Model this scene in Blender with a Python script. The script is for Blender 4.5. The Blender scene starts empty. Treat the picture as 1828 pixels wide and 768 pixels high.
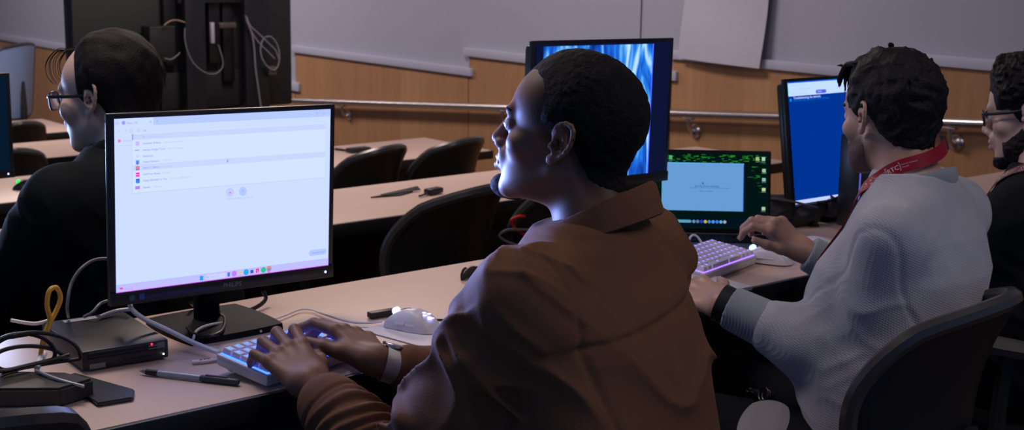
import bpy, bmesh, math, random
import numpy as np
from mathutils import Vector, Matrix

random.seed(7)
SC = bpy.context.scene
COL = SC.collection
PI = math.pi

# ------------------------------------------------------------------ camera model (solved from the photo)
FPX, CX, CY = 2540.0, 914.0, 384.0
_r = np.array([3066, 448, -FPX]); _n = np.array([-2204, 534, -FPX])
_r = _r / np.linalg.norm(_r); _n = _n - _r * (_n @ _r); _n = _n / np.linalg.norm(_n); _u = np.cross(_r, _n)
CAMM = np.array([_r, _n, _u])            # camera axes -> room axes (x along the rows, y the way people face, z up)
CAM = np.array([0, 0, 1.49])
def ray(px, py): return CAMM @ np.array([(px - CX) / FPX, (CY - py) / FPX, -1.0])
def onz(px, py, z):
    d = ray(px, py); return CAM + d * ((z - CAM[2]) / d[2])
def ony(px, py, y):
    d = ray(px, py); return CAM + d * (y / d[1])
def onx(px, py, x):
    d = ray(px, py); return CAM + d * (x / d[0])
def dep(px, py, D): return CAM + ray(px, py) * D

# ------------------------------------------------------------------ materials
MATS = {}
def mat(name, color, rough=0.5, metal=0.0, spec=0.5, noise=0.0, nscale=30.0, bump=0.0, bscale=200.0,
        emit=None, estr=1.0, coat=0.0, sheen=0.0, tint=False, sss=0.0, alpha=None, trans=0.0):
    if name in MATS: return MATS[name]
    m = bpy.data.materials.new(name); m.use_nodes = True
    nt = m.node_tree; N = nt.nodes; L = nt.links
    b = N['Principled BSDF']
    c = (*color, 1)
    b.inputs['Base Color'].default_value = c
    b.inputs['Roughness'].default_value = rough
    b.inputs['Metallic'].default_value = metal
    b.inputs['Specular IOR Level'].default_value = spec
    b.inputs['Coat Weight'].default_value = coat
    b.inputs['Sheen Weight'].default_value = sheen
    if trans: b.inputs['Transmission Weight'].default_value = trans
    if sss:
        b.inputs['Subsurface Weight'].default_value = sss
        b.inputs['Subsurface Radius'].default_value = (0.012, 0.005, 0.003)
        b.inputs['Subsurface Scale'].default_value = 0.6
    tc = N.new('ShaderNodeTexCoord')
    col_out = None
    if noise > 0:
        nz = N.new('ShaderNodeTexNoise'); nz.inputs['Scale'].default_value = nscale; nz.inputs['Detail'].default_value = 4
        L.new(tc.outputs['Object'], nz.inputs['Vector'])
        mx = N.new('ShaderNodeMix'); mx.data_type = 'RGBA'
        mx.inputs[6].default_value = (*[max(0, v * (1 - noise)) for v in color], 1)
        mx.inputs[7].default_value = (*[min(1, v * (1 + noise)) for v in color], 1)
        L.new(nz.outputs['Fac'], mx.inputs[0]); col_out = mx.outputs[2]
    if tint:
        at = N.new('ShaderNodeAttribute'); at.attribute_name = 'tint'
        mm = N.new('ShaderNodeMix'); mm.data_type = 'RGBA'; mm.blend_type = 'MULTIPLY'; mm.inputs[0].default_value = 1
        if col_out: L.new(col_out, mm.inputs[6])
        else: mm.inputs[6].default_value = c
        L.new(at.outputs['Color'], mm.inputs[7]); col_out = mm.outputs[2]
    if col_out: L.new(col_out, b.inputs['Base Color'])
    if bump > 0:
        n2 = N.new('ShaderNodeTexNoise'); n2.inputs['Scale'].default_value = bscale; n2.inputs['Detail'].default_value = 3
        L.new(tc.outputs['Object'], n2.inputs['Vector'])
        bp = N.new('ShaderNodeBump'); bp.inputs['Strength'].default_value = bump; bp.inputs['Distance'].default_value = 0.004
        L.new(n2.outputs['Fac'], bp.inputs['Height']); L.new(bp.outputs['Normal'], b.inputs['Normal'])
    if emit is not None:
        b.inputs['Emission Color'].default_value = (*emit, 1); b.inputs['Emission Strength'].default_value = estr
    MATS[name] = m
    return m
def emis(color, strength=1.0):
    k = 'glow_%.3f_%.3f_%.3f_%.2f' % (*color, strength)
    if k in MATS: return MATS[k]
    m = bpy.data.materials.new(k); m.use_nodes = True; nt = m.node_tree; nt.nodes.clear()
    o = nt.nodes.new('ShaderNodeOutputMaterial'); e = nt.nodes.new('ShaderNodeEmission')
    e.inputs[0].default_value = (*color, 1); e.inputs[1].default_value = strength
    nt.links.new(e.outputs[0], o.inputs[0]); MATS[k] = m
    return m
def lin(r, g, b):
    f = lambda v: (v / 255 / 12.92) if v / 255 <= .04045 else ((v / 255 + .055) / 1.055) ** 2.4
    return (f(r), f(g), f(b))

# ------------------------------------------------------------------ objects
def link(o, parent=None):
    COL.objects.link(o)
    if parent is not None: o.parent = parent
    return o
def props(o, label=None, cat=None, group=None, kind=None):
    if label: o['label'] = label
    if cat: o['category'] = cat
    if group: o['group'] = group
    if kind: o['kind'] = kind
    return o
def thing(name, label, cat, loc=(0, 0, 0), rz=0.0, group=None):
    o = bpy.data.objects.new(name, None); o.empty_display_size = .05
    o.location = loc; o.rotation_euler = (0, 0, rz); link(o)
    return props(o, label, cat, group)
def dup(root, loc, rz, label, group=None):
    r = root.copy(); COL.objects.link(r); r.location = loc; r.rotation_euler = (0, 0, rz); r['label'] = label
    if group: r['group'] = group
    def rec(a, b):
        for ch in list(a.children):
            c = ch.copy(); COL.objects.link(c); c.parent = b; rec(ch, c)
    rec(root, r)
    return r

class MB:
    """collects shapes into one bmesh; vertices are in the parent's space"""
    def __init__(s): s.bm = bmesh.new(); s.mi = 0
    def _tag(s, faces):
        for f in faces: f.material_index = s.mi; f.smooth = True
    def box(s, c, size, rot=None, bev=0.0, seg=2):
        r = bmesh.ops.create_cube(s.bm, size=1.0)
        vs = r['verts']
        M = Matrix.Translation(Vector(c)) @ (rot.to_4x4() if rot is not None else Matrix.Identity(4)) @ Matrix.Diagonal((*size, 1))
        bmesh.ops.transform(s.bm, matrix=M, verts=vs)
        fs = set(f for v in vs for f in v.link_faces)
        if bev > 0:
            es = list(set(e for v in vs for e in v.link_edges))
            res = bmesh.ops.bevel(s.bm, geom=es, offset=bev, segments=seg, profile=.5, affect='EDGES')
            fs = set(f for f in s.bm.faces if f in fs or f in set(res['faces'])) | set(res['faces'])
            fs = set(f for f in fs if f.is_valid)
        s._tag(fs); return s
    def tube(s, pts, r, seg=8, closed=False, smooth=3, caps=True, flat=1.0):
        P = [Vector(p) for p in pts]
        R = list(r) if hasattr(r, '__len__') else [r] * len(P)
        if smooth > 1 and len(P) > 2:
            Q, RR = [], []; n = len(P); rng = n if closed else n - 1
            for i in range(rng):
                if closed: a, b, c, d = P[(i - 1) % n], P[i], P[(i + 1) % n], P[(i + 2) % n]; r0, r1 = R[i], R[(i + 1) % n]
                else: a, b, c, d = P[max(i - 1, 0)], P[i], P[i + 1], P[min(i + 2, n - 1)]; r0, r1 = R[i], R[i + 1]
                for k in range(smooth):
                    t = k / smooth
                    Q.append(.5 * ((2 * b) + (c - a) * t + (2 * a - 5 * b + 4 * c - d) * t * t + (3 * b - a - 3 * c + d) * t ** 3)); RR.append(r0 + (r1 - r0) * t)
            if not closed: Q.append(P[-1]); RR.append(R[-1])
            P, R = Q, RR
        n = len(P); rings = []; up = None
        for i in range(n):
            if closed: t = (P[(i + 1) % n] - P[i - 1])
            else: t = P[min(i + 1, n - 1)] - P[max(i - 1, 0)]
            if t.length < 1e-9: t = Vector((0, 0, 1))
            t.normalize()
            if up is None:
                up = Vector((0, 0, 1)) if abs(t.z) < .9 else Vector((1, 0, 0))
            a = up - t * up.dot(t)
            if a.length < 1e-6: a = t.orthogonal()
            a.normalize(); up = a; b = t.cross(a)
            rings.append([s.bm.verts.new(P[i] + (a * math.cos(2 * PI * k / seg) * flat + b * math.sin(2 * PI * k / seg)) * R[i]) for k in range(seg)])
        fs = []
        for i in range(n if closed else n - 1):
            A, B = rings[i], rings[(i + 1) % n]
            for k in range(seg): fs.append(s.bm.faces.new((A[k], A[(k + 1) % seg], B[(k + 1) % seg], B[k])))
        if caps and not closed:
            fs.append(s.bm.faces.new(rings[0][::-1])); fs.append(s.bm.faces.new(rings[-1]))
        s._tag(fs); return s
    def cyl(s, a, b, r, seg=16, r2=None): return s.tube([a, b], [r, r if r2 is None else r2], seg, smooth=1)
    def lathe(s, prof, c=(0, 0, 0), seg=24, M=None):
        rings = []; c = Vector(c); M = M or Matrix.Identity(3)
        for (r, z) in prof:
            rings.append([s.bm.verts.new(c + M @ Vector((max(r, 1e-5) * math.cos(2 * PI * k / seg), max(r, 1e-5) * math.sin(2 * PI * k / seg), z))) for k in range(seg)])
        fs = []
        for A, B in zip(rings, rings[1:]):
            for k in range(seg): fs.append(s.bm.faces.new((A[k], A[(k + 1) % seg], B[(k + 1) % seg], B[k])))
        s._tag(fs); return s
    def prism(s, poly, z0, z1, M=None):
        M = M or Matrix.Identity(4)
        lo = [s.bm.verts.new(M @ Vector((x, y, z0))) for x, y in poly]; hi = [s.bm.verts.new(M @ Vector((x, y, z1))) for x, y in poly]
        fs = [s.bm.faces.new(lo[::-1]), s.bm.faces.new(hi)]
        n = len(poly)
        for i in range(n): fs.append(s.bm.faces.new((lo[i], lo[(i + 1) % n], hi[(i + 1) % n], hi[i])))
        s._tag(fs); return s
    def grid(s, fn, nu, nv):
        V = [[s.bm.verts.new(Vector(fn(i / nu, j / nv))) for j in range(nv + 1)] for i in range(nu + 1)]
        fs = [s.bm.faces.new((V[i][j], V[i + 1][j], V[i + 1][j + 1], V[i][j + 1])) for i in range(nu) for j in range(nv)]
        s._tag(fs); return s
    def slab(s, fa, fb, nu, nv):
        """closed slab between two surfaces"""
        A = [[s.bm.verts.new(Vector(fa(i / nu, j / nv))) for j in range(nv + 1)] for i in range(nu + 1)]
        B = [[s.bm.verts.new(Vector(fb(i / nu, j / nv))) for j in range(nv + 1)] for i in range(nu + 1)]
        fs = []
        for i in range(nu):
            for j in range(nv):
                fs.append(s.bm.faces.new((A[i][j], A[i + 1][j], A[i + 1][j + 1], A[i][j + 1])))
                fs.append(s.bm.faces.new((B[i][j + 1], B[i + 1][j + 1], B[i + 1][j], B[i][j])))
        for i in range(nu):
            fs.append(s.bm.faces.new((B[i][0], B[i + 1][0], A[i + 1][0], A[i][0])))
            fs.append(s.bm.faces.new((A[i][nv], A[i + 1][nv], B[i + 1][nv], B[i][nv])))
        for j in range(nv):
            fs.append(s.bm.faces.new((A[0][j], A[0][j + 1], B[0][j + 1], B[0][j])))
            fs.append(s.bm.faces.new((B[nu][j], B[nu][j + 1], A[nu][j + 1], A[nu][j])))
        s._tag(fs); return s
    def quad(s, pts):
        f = s.bm.faces.new([s.bm.verts.new(Vector(p)) for p in pts]); s._tag([f]); return s
    def sphere(s, c, r, seg=16, sc=(1, 1, 1), rot=None):
        res = bmesh.ops.create_uvsphere(s.bm, u_segments=seg, v_segments=max(6, seg // 2), radius=r)
        M = Matrix.Translation(Vector(c)) @ (rot.to_4x4() if rot is not None else Matrix.Identity(4)) @ Matrix.Diagonal((*sc, 1))
        bmesh.ops.transform(s.bm, matrix=M, verts=res['verts'])
        s._tag(set(f for v in res['verts'] for f in v.link_faces)); return s
    def build(s, name, mats, parent=None, off=(0, 0, 0), recalc=True, sharp=35, bev=0.0):
        if recalc: bmesh.ops.recalc_face_normals(s.bm, faces=s.bm.faces)
        if any(off):
            for v in s.bm.verts: v.co -= Vector(off)
        me = bpy.data.meshes.new(name); s.bm.to_mesh(me); s.bm.free()
        for m in (mats if isinstance(mats, (list, tuple)) else [mats]): me.materials.append(m)
        if sharp: me.set_sharp_from_angle(angle=math.radians(sharp))
        return link(bpy.data.objects.new(name, me), parent)

def text2d(string, size, bold=False):
    """flat triangles of a piece of writing: verts (x right, y up), faces; origin at its left baseline"""
    cu = bpy.data.curves.new('t', 'FONT'); cu.body = string; cu.size = size; cu.resolution_u = 2
    if bold: cu.offset = size * .012
    o = bpy.data.objects.new('t', cu); COL.objects.link(o)
    dg = bpy.context.evaluated_depsgraph_get(); oe = o.evaluated_get(dg); me = oe.to_mesh()
    vs = [(v.co.x, v.co.y) for v in me.vertices]; fs = [tuple(p.vertices) for p in me.polygons]
    oe.to_mesh_clear(); bpy.data.objects.remove(o); bpy.data.curves.remove(cu)
    return vs, fs

# ------------------------------------------------------------------ signed-distance modelling for bodies, clothes and hair
def _h(ix, iy, iz):
    n = (ix * 73856093) ^ (iy * 19349663) ^ (iz * 83492791)
    n = (n ^ (n >> 13)) * 1274126177
    return ((n ^ (n >> 16)) & 0xffff).astype(np.float32) / 65535.0
def vnoise(P):
    F = np.floor(P).astype(np.int64); t = (P - F).astype(np.float32); t = t * t * (3 - 2 * t)
    x, y, z = F[:, 0], F[:, 1], F[:, 2]; out = 0
    for dx in (0, 1):
        wx = t[:, 0] if dx else 1 - t[:, 0]
        for dy in (0, 1):
            wy = t[:, 1] if dy else 1 - t[:, 1]
            for dz in (0, 1):
                wz = t[:, 2] if dz else 1 - t[:, 2]
                out = out + wx * wy * wz * _h(x + dx, y + dy, z + dz)
    return out
def smin(a, b, k):
    h = np.maximum(k - np.abs(a - b), 0) / k
    return np.minimum(a, b) - h * h * k * .25
def sstep(a, b, x):
    t = np.clip((x - a) / (b - a), 0, 1); return t * t * (3 - 2 * t)
FAR = 1.0
class SDF:
    def __init__(s): s.p = []; s.margin = .03; s.post = None
    def add(s, fn, lo, hi, k=.01, mode=1):
        s.p.append((fn, np.array(lo, np.float32), np.array(hi, np.float32), k, mode)); return s
    def cap(s, a, b, ra, rb=None, k=.01, mode=1):
        a = np.array(a, np.float32); b = np.array(b, np.float32); rb = ra if rb is None else rb
        ab = b - a; L2 = float(ab @ ab) + 1e-12; m = max(ra, rb)
        def fn(P):
            q = P - a; t = np.clip(q @ ab / L2, 0, 1)
            return np.linalg.norm(q - t[:, None] * ab, axis=1) - (ra + (rb - ra) * t)
        return s.add(fn, np.minimum(a, b) - m, np.maximum(a, b) + m, k, mode)
    def chain(s, pts, rad, k=.01):
        for i in range(len(pts) - 1): s.cap(pts[i], pts[i + 1], rad[i], rad[i + 1], k)
        return s
    def ell(s, c, r, R=None, k=.01, mode=1):
        c = np.array(c, np.float32); r = np.array(r, np.float32); R = np.eye(3, dtype=np.float32) if R is None else np.array(R, np.float32)
        def fn(P):
            q = (P - c) @ R
            k0 = np.linalg.norm(q / r, axis=1); k1 = np.linalg.norm(q / (r * r), axis=1) + 1e-9
            return k0 * (k0 - 1) / k1
        e = np.sqrt(((R * r) ** 2).sum(1))
        return s.add(fn, c - e, c + e, k, mode)
    def box(s, c, h, R=None, rr=.005, k=.01, mode=1):
        c = np.array(c, np.float32); h = np.array(h, np.float32); R = np.eye(3, dtype=np.float32) if R is None else np.array(R, np.float32)
        def fn(P):
            q = np.abs((P - c) @ R) - (h - rr)
            return np.linalg.norm(np.maximum(q, 0), axis=1) + np.minimum(q.max(1), 0) - rr
        e = np.abs(R * h).sum(1)
        return s.add(fn, c - e, c + e, k, mode)
    def loft(s, levels, yaw, k=.02, ex=2.4):
        """levels: (z, cx, cy, half width, half depth); an upright body of rounded sections"""
        Lv = np.array(levels, np.float32); c, sn = math.cos(yaw), math.sin(yaw)
        def fn(P):
            z = np.clip(P[:, 2], Lv[0, 0], Lv[-1, 0])
            cx, cy, a, b = [np.interp(z, Lv[:, 0], Lv[:, i]) for i in (1, 2, 3, 4)]
            x = P[:, 0] - cx; y = P[:, 1] - cy
            u = np.abs(x * c + y * sn) / a; v = np.abs(-x * sn + y * c) / b
            rho = (u ** ex + v ** ex + 1e-9) ** (1 / ex)
            d = (rho - 1) * np.minimum(a, b)
            dz = np.abs(P[:, 2] - z)
            return np.where(dz > 0, np.sqrt(np.maximum(d, 0) ** 2 + dz ** 2) + np.minimum(d, 0) * (dz < 1e-6), d)
        m = max(Lv[:, 3].max(), Lv[:, 4].max())
        return s.add(fn, (Lv[:, 1].min() - m, Lv[:, 2].min() - m, Lv[0, 0]), (Lv[:, 1].max() + m, Lv[:, 2].max() + m, Lv[-1, 0]), k)
    def ev(s, P, margin=None):
        margin = s.margin if margin is None else margin
        d = np.full(len(P), FAR, np.float32)
        for fn, lo, hi, k, mode in s.p:
            m = np.all((P > lo - margin - k) & (P < hi + margin + k), axis=1)
            if not m.any(): continue
            i = np.nonzero(m)[0]; dd = fn(P[i]).astype(np.float32)
            if mode == 1: d[i] = smin(d[i], dd, k)
            elif mode == -1: d[i] = -smin(-d[i], dd, k)
        if s.post is not None:
            near = np.nonzero(d < .09)[0]
            if len(near): d[near] = s.post(P[near], d[near])
        return d
    def bounds(s):
        lo = np.min([p[1] for p in s.p if p[4] == 1], axis=0); hi = np.max([p[2] for p in s.p if p[4] == 1], axis=0)
        return lo - .03, hi + .03
    def grad(s, p):
        p = np.array(p, np.float32); e = .004
        Q = np.array([p + v * e * sg for v in np.eye(3) for sg in (1, -1)], np.float32)
        d = s.ev(Q, .3); g = np.array([d[0] - d[1], d[2] - d[3], d[4] - d[5]]); return g / (np.linalg.norm(g) + 1e-9)

def polygonise(sdf, h, lo=None, hi=None):
    l0, h0 = sdf.bounds(); lo = l0 if lo is None else np.array(lo); hi = h0 if hi is None else np.array(hi)
    B = 10
    nb = np.ceil((hi - lo) / (h * B)).astype(int); n = nb * B + 1
    gx = [lo[i] + (np.arange(nb[i]) + .5) * B * h for i in range(3)]
    C = np.stack(np.meshgrid(*gx, indexing='ij'), -1).reshape(-1, 3).astype(np.float32)
    half = B * h * .87
    dc = sdf.ev(C, half + .03)
    D = np.empty(nb * B, np.float32)
    sg = np.where(dc < 0, -FAR, FAR).astype(np.float32).reshape(nb)
    D[:] = np.repeat(np.repeat(np.repeat(sg, B, 0), B, 1), B, 2)
    act = np.argwhere((np.abs(dc) < half * 1.25 + .012).reshape(nb))
    off = np.stack(np.meshgrid(*[np.arange(B)] * 3, indexing='ij'), -1).reshape(-1, 3)
    for c0 in range(0, len(act), 300):
        a = act[c0:c0 + 300]
        I = (a[:, None, :] * B + off[None]).reshape(-1, 3)
        D[I[:, 0], I[:, 1], I[:, 2]] = sdf.ev((lo + I * h).astype(np.float32))
    S = D < 0
    S[0] = S[-1] = False; S[:, 0] = S[:, -1] = False; S[:, :, 0] = S[:, :, -1] = False
    D = np.where(S, np.minimum(D, -1e-6), np.maximum(D, 1e-6))
    cnt = np.zeros(np.array(S.shape) - 1, np.int8)
    for dx in (0, 1):
        for dy in (0, 1):
            for dz in (0, 1):
                cnt += S[dx:S.shape[0] - 1 + dx, dy:S.shape[1] - 1 + dy, dz:S.shape[2] - 1 + dz]
    A = np.argwhere((cnt > 0) & (cnt < 8))
    acc = np.zeros((len(A), 3), np.float32); num = np.zeros(len(A), np.float32)
    corners = [(x, y, z) for x in (0, 1) for y in (0, 1) for z in (0, 1)]
    for i, p in enumerate(corners):
        for j, q in enumerate(corners):
            if i < j and sum(abs(p[t] - q[t]) for t in range(3)) == 1:
                da = D[A[:, 0] + p[0], A[:, 1] + p[1], A[:, 2] + p[2]]; db = D[A[:, 0] + q[0], A[:, 1] + q[1], A[:, 2] + q[2]]
                m = (da < 0) != (db < 0); t = np.where(m, da / np.where(m, da - db, 1), 0)
                pt = np.array(p, np.float32) + t[:, None] * (np.array(q, np.float32) - np.array(p, np.float32))
                acc[m] += pt[m]; num[m] += 1
    V = lo + (A + acc / num[:, None]) * h
    vid = np.full(cnt.shape, -1, np.int32); vid[A[:, 0], A[:, 1], A[:, 2]] = np.arange(len(A))
    Q = []
    for ax in range(3):
        sl0 = [slice(1, -1)] * 3; sl1 = [slice(1, -1)] * 3
        sl0[ax] = slice(0, -1); sl1[ax] = slice(1, None)
        s0, s1 = S[tuple(sl0)], S[tuple(sl1)]
        E = np.argwhere(s0 != s1)
        base = E.copy(); b1, b2 = [(1, 2), (2, 0), (0, 1)][ax]
        base[:, b1] += 1; base[:, b2] += 1
        fl = s0[E[:, 0], E[:, 1], E[:, 2]]
        def cell(d1, d2):
            c = base.copy(); c[:, b1] += d1; c[:, b2] += d2; return vid[c[:, 0], c[:, 1], c[:, 2]]
        q = np.stack([cell(-1, -1), cell(0, -1), cell(0, 0), cell(-1, 0)], 1)
        q[~fl] = q[~fl][:, ::-1]; Q.append(q)
    Q = np.concatenate(Q); Q = Q[(Q >= 0).all(1)]
    return V.astype(np.float32), Q
def sdf_obj(name, sdf, h, material, parent, off=(0, 0, 0), tint=None, lo=None, hi=None, smooth=1):
    V, Q = polygonise(sdf, h, lo, hi)
    for _ in range(smooth):       # light smoothing over quad neighbours
        acc = np.zeros_like(V); num = np.zeros(len(V), np.float32)
        for a, b in ((0, 1), (1, 2), (2, 3), (3, 0)):
            np.add.at(acc, Q[:, a], V[Q[:, b]]); np.add.at(acc, Q[:, b], V[Q[:, a]])
            np.add.at(num, Q[:, a], 1); np.add.at(num, Q[:, b], 1)
        V = V * .5 + .5 * acc / np.maximum(num, 1)[:, None]
    me = bpy.data.meshes.new(name)
    me.vertices.add(len(V)); me.vertices.foreach_set('co', (V - np.array(off, np.float32)).astype(np.float32).ravel())
    me.loops.add(Q.size); me.loops.foreach_set('vertex_index', Q.astype(np.int32).ravel())
    me.polygons.add(len(Q)); me.polygons.foreach_set('loop_start', (np.arange(len(Q)) * 4).astype(np.int32)); me.polygons.foreach_set('loop_total', np.full(len(Q), 4, np.int32))
    me.polygons.foreach_set('use_smooth', np.ones(len(Q), bool))
    me.update(calc_edges=True); me.validate()
    me.materials.append(material)
    if tint is not None:
        T = tint(V).astype(np.float32); T = np.concatenate([T, np.ones((len(V), 1), np.float32)], 1)
        at = me.color_attributes.new('tint', 'FLOAT_COLOR', 'POINT'); at.data.foreach_set('color', T.ravel())
    return link(bpy.data.objects.new(name, me), parent)
# ================================================================== THE ROOM
W = 5.2                                    # the long side wall stands at x = W
def wood_mat():
    m = bpy.data.materials.new('maple_veneer'); m.use_nodes = True; nt = m.node_tree; N = nt.nodes; L = nt.links
    b = N['Principled BSDF']; tc = N.new('ShaderNodeTexCoord')
    mp = N.new('ShaderNodeMapping'); mp.inputs['Scale'].default_value = (3.6, 3.6, 0.0); L.new(tc.outputs['Object'], mp.inputs['Vector'])
    sx = N.new('ShaderNodeSeparateXYZ'); L.new(mp.outputs[0], sx.inputs[0])
    fl = N.new('ShaderNodeMath'); fl.operation = 'FLOOR'; L.new(sx.outputs['Y'], fl.inputs[0])
    wn = N.new('ShaderNodeTexWhiteNoise'); wn.noise_dimensions = '1D'; L.new(fl.outputs[0], wn.inputs['W'])
    mx = N.new('ShaderNodeMix'); mx.data_type = 'RGBA'; L.new(wn.outputs['Value'], mx.inputs[0])
    mx.inputs[6].default_value = (.45, .240, .118, 1); mx.inputs[7].default_value = (.55, .31, .158, 1)
    m2 = N.new('ShaderNodeMapping'); m2.inputs['Scale'].default_value = (40, 40, 2.2); L.new(tc.outputs['Object'], m2.inputs['Vector'])
    nz = N.new('ShaderNodeTexNoise'); nz.inputs['Scale'].default_value = 1.0; nz.inputs['Detail'].default_value = 5; L.new(m2.outputs[0], nz.inputs['Vector'])
    m3 = N.new('ShaderNodeMix'); m3.data_type = 'RGBA'; m3.blend_type = 'MULTIPLY'; m3.inputs[0].default_value = .35
    L.new(mx.outputs[2], m3.inputs[6]); L.new(nz.outputs['Fac'], m3.inputs[7]); L.new(m3.outputs[2], b.inputs['Base Color'])
    b.inputs['Roughness'].default_value = .42; b.inputs['Specular IOR Level'].default_value = .35
    return m
M_PLASTER = mat('painted_plaster', (.385, .415, .53), .6, noise=.03, nscale=3)
M_WOOD = wood_mat()
M_TRIM = mat('pale_trim', (.46, .49, .63), .45)
M_GAP = mat('dark_joint', (.05, .03, .02), .8)
M_STEEL = mat('brushed_steel', (.62, .58, .58), .28, metal=1.0, noise=.1, nscale=60)
M_FLOOR = mat('brown_plank_floor', (.17, .105, .065), .45, noise=.5, nscale=9, bump=.1, bscale=40)
M_CEIL = mat('ceiling_white', (.6, .6, .62), .8)

# stepped floor: each seating row one step lower towards the front of the hall
STEPS = [(-1.2, 2.85, 0.0), (2.85, 4.62, -.15), (4.62, 6.35, -.30), (6.35, 8.2, -.45), (8.2, 17.0, -.60)]
mb = MB()
for y0, y1, z in STEPS: mb.box((2.0, (y0 + y1) / 2, z - .2), (6.4, y1 - y0, .4))
props(mb.build('floor', M_FLOOR), kind='structure')
mb = MB(); mb.box((W + .1, 7.75, 1.0), (.2, 18.5, 3.6))
props(mb.build('wall_right', M_PLASTER), kind='structure')
mb = MB(); mb.box((2.0, 17.1, 1.0), (6.6, .2, 3.6))
props(mb.build('wall_front', M_PLASTER), kind='structure')
mb = MB(); mb.box((2.0, 7.75, 2.86), (6.6, 18.9, .12))
props(mb.build('ceiling', M_CEIL), kind='structure')
# veneer wainscot in big panels, its top stepping up row by row, pale ledges over it
SEG = [(8.47, 16.9, .417, .476), (6.545, 8.47, .682, .728), (4.915, 6.545, .797, .845), (3.615, 4.915, .903, .946), (-1.2, 3.615, .988, 1.033)]
LEDGE = [(8.40, 16.9), (6.50, 8.50), (4.87, 6.575), (3.58, 4.925), (-1.2, 3.63)]
k = 0
panels = MB(); gaps = MB()
for (y0, y1, zb, zt) in SEG:
    ys = [y0 + .004, y1 - .004]
    panels.box((W - .006, (y0 + y1) / 2, (zb - .75) / 2), (.012, y1 - y0 - .010, zb + .75))
    k += 1
props(panels.build('wall_panel', M_WOOD), kind='structure')
for i, ((y0, y1, zb, zt), (l0, l1)) in enumerate(zip(SEG, LEDGE)):
    t = MB(); t.box((W - .014, (l0 + l1) / 2, (zb + zt) / 2), (.034, l1 - l0, zt - zb), bev=.003)
    props(t.build('trim_%d' % (i + 1), M_TRIM), kind='structure')
g = MB(); g.box((W - .001, 5.152, 1.75), (.004, .007, 1.80)); props(g.build('trim_6', M_GAP), kind='structure')
b = MB(); b.box((W - .010, 12.6, -.54), (.02, 8.6, .12)); props(b.build('baseboard_right', mat('black_vinyl', (.02, .02, .022), .5)), kind='structure')

# handrail on brackets
hr = thing('handrail', 'long brushed steel handrail on brackets along the wood panelled wall', 'handrail', (W, 6, 0))
def railz(y): return 1.49 - (1.49 - (.342 + (8.509 - y / .9865) * .0798)) * .9865
m_ = MB(); m_.tube([(-.07, 8.40 - 6, railz(8.40)), (-.07, -.9 - 6, railz(-.9))], .021, 16, smooth=1); m_.build('bar', M_STEEL, hr)
for y in (7.80, 6.16, 4.735, 3.28):
    z = railz(y); q = MB()
    q.tube([(-.07, y - 6, z - .020), (-.07, y - 6, z - .045), (-.06, y - 6, z - .075), (-.035, y - 6, z - .088), (-.016, y - 6, z - .088)], .0085, 8)
    q.lathe([(0, -.008), (.034, -.008), (.036, 0), (.028, .008), (.012, .014), (0, .014)], (-.02, y - 6, z - .088), 20, Matrix.Rotation(-PI / 2, 3, 'Y'))
    q.box((-.07, y - 6, z - .022), (.03, .06, .006), bev=.002)
    q.build('bracket', M_STEEL, hr)

# flip-chart sheet taped to the wall
P0, P1, P2, P3 = (4.835, .915), (4.315, .905), (4.268, 1.62), (4.79, 1.62)
s = MB()
def sheet(o):
    def fn(u, v):
        y = (P0[0] * (1 - u) + P1[0] * u) * (1 - v) + (P3[0] * (1 - u) + P2[0] * u) * v
        z = (P0[1] * (1 - u) + P1[1] * u) * (1 - v) + (P3[1] * (1 - u) + P2[1] * u) * v
        return (W - .038 - .03 * (1 - v) ** 2 * (.6 + .4 * math.sin(3 * u)) - .004 * math.sin(9 * v + 2 * u) + o, y, z)
    return fn
s.slab(sheet(0), sheet(.0015), 14, 20)
props(s.build('paper_sheet', mat('flipchart_paper', (.50, .51, .62), .7)), 'large blank white flip chart sheet taped on the wall above the ledge', 'paper')

# ================================================================== DESKS
M_DESK = mat('beige_laminate', (.62, .455, .385), .42, spec=.4, noise=.05, nscale=14, bump=.03, bscale=500)
M_EDGE = mat('black_edge', (.012, .013, .016), .45)
M_UNDER = mat('black_panel', (.010, .011, .013), .6)
def desk(label, x0, x1, y0, y1, z, fz, legs):
    t = thing('desk', label, 'desk', ((x0 + x1) / 2, (y0 + y1) / 2, fz)); ox, oy = (x0 + x1) / 2, (y0 + y1) / 2
    hz = z - fz
    m = MB(); m.box((0, 0, hz - .0125), (x1 - x0, y1 - y0, .025), bev=.002); m.build('desk_top', M_DESK, t)
    m = MB(); m.box((0, y0 - oy - .004, hz - .021), (x1 - x0 + .01, .010, .040), bev=.002)
    m.box((x1 - ox + .004, 0, hz - .021), (.010, y1 - y0 + .01, .040), bev=.002); m.build('edge_band', M_EDGE, t)
    m = MB(); m.box((0, y1 - oy - .06, hz * .56), (x1 - x0 - .1, .018, hz * .75), bev=.003); m.build('modesty_panel', M_UNDER, t)
    m = MB(); m.box((0, y0 - oy + .16, hz - .060), (x1 - x0 - .1, .06, .065), bev=.004); m.build('cable_tray', M_UNDER, t)
    for lx in legs:
        q = MB(); q.box((lx - ox, 0, hz * .5 - .012), (.05, .07, hz - .03), bev=.004); q.box((lx - ox, -.01, .015), (.06, y1 - y0 - .06, .03), bev=.006); q.build('leg', M_UNDER, t)
    return t
D1 = desk('nearest long beige desk with black edge, where the person in the brown jacket types', -.35, 4.85, 1.985, 2.545, .74, 0, (-.2, 1.9, 3.4, 4.7))
D2 = desk('second long beige desk, holding the black cable loops behind the person in brown', .3, 4.65, 3.72, 4.24, .59, -.15, (.5, 2.3, 3.5, 4.55))
D3 = desk('third beige desk ending in a square corner before the handrail wall', .9, 4.455, 5.43, 5.985, .44, -.30, (1.1, 2.8, 4.3))
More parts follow.
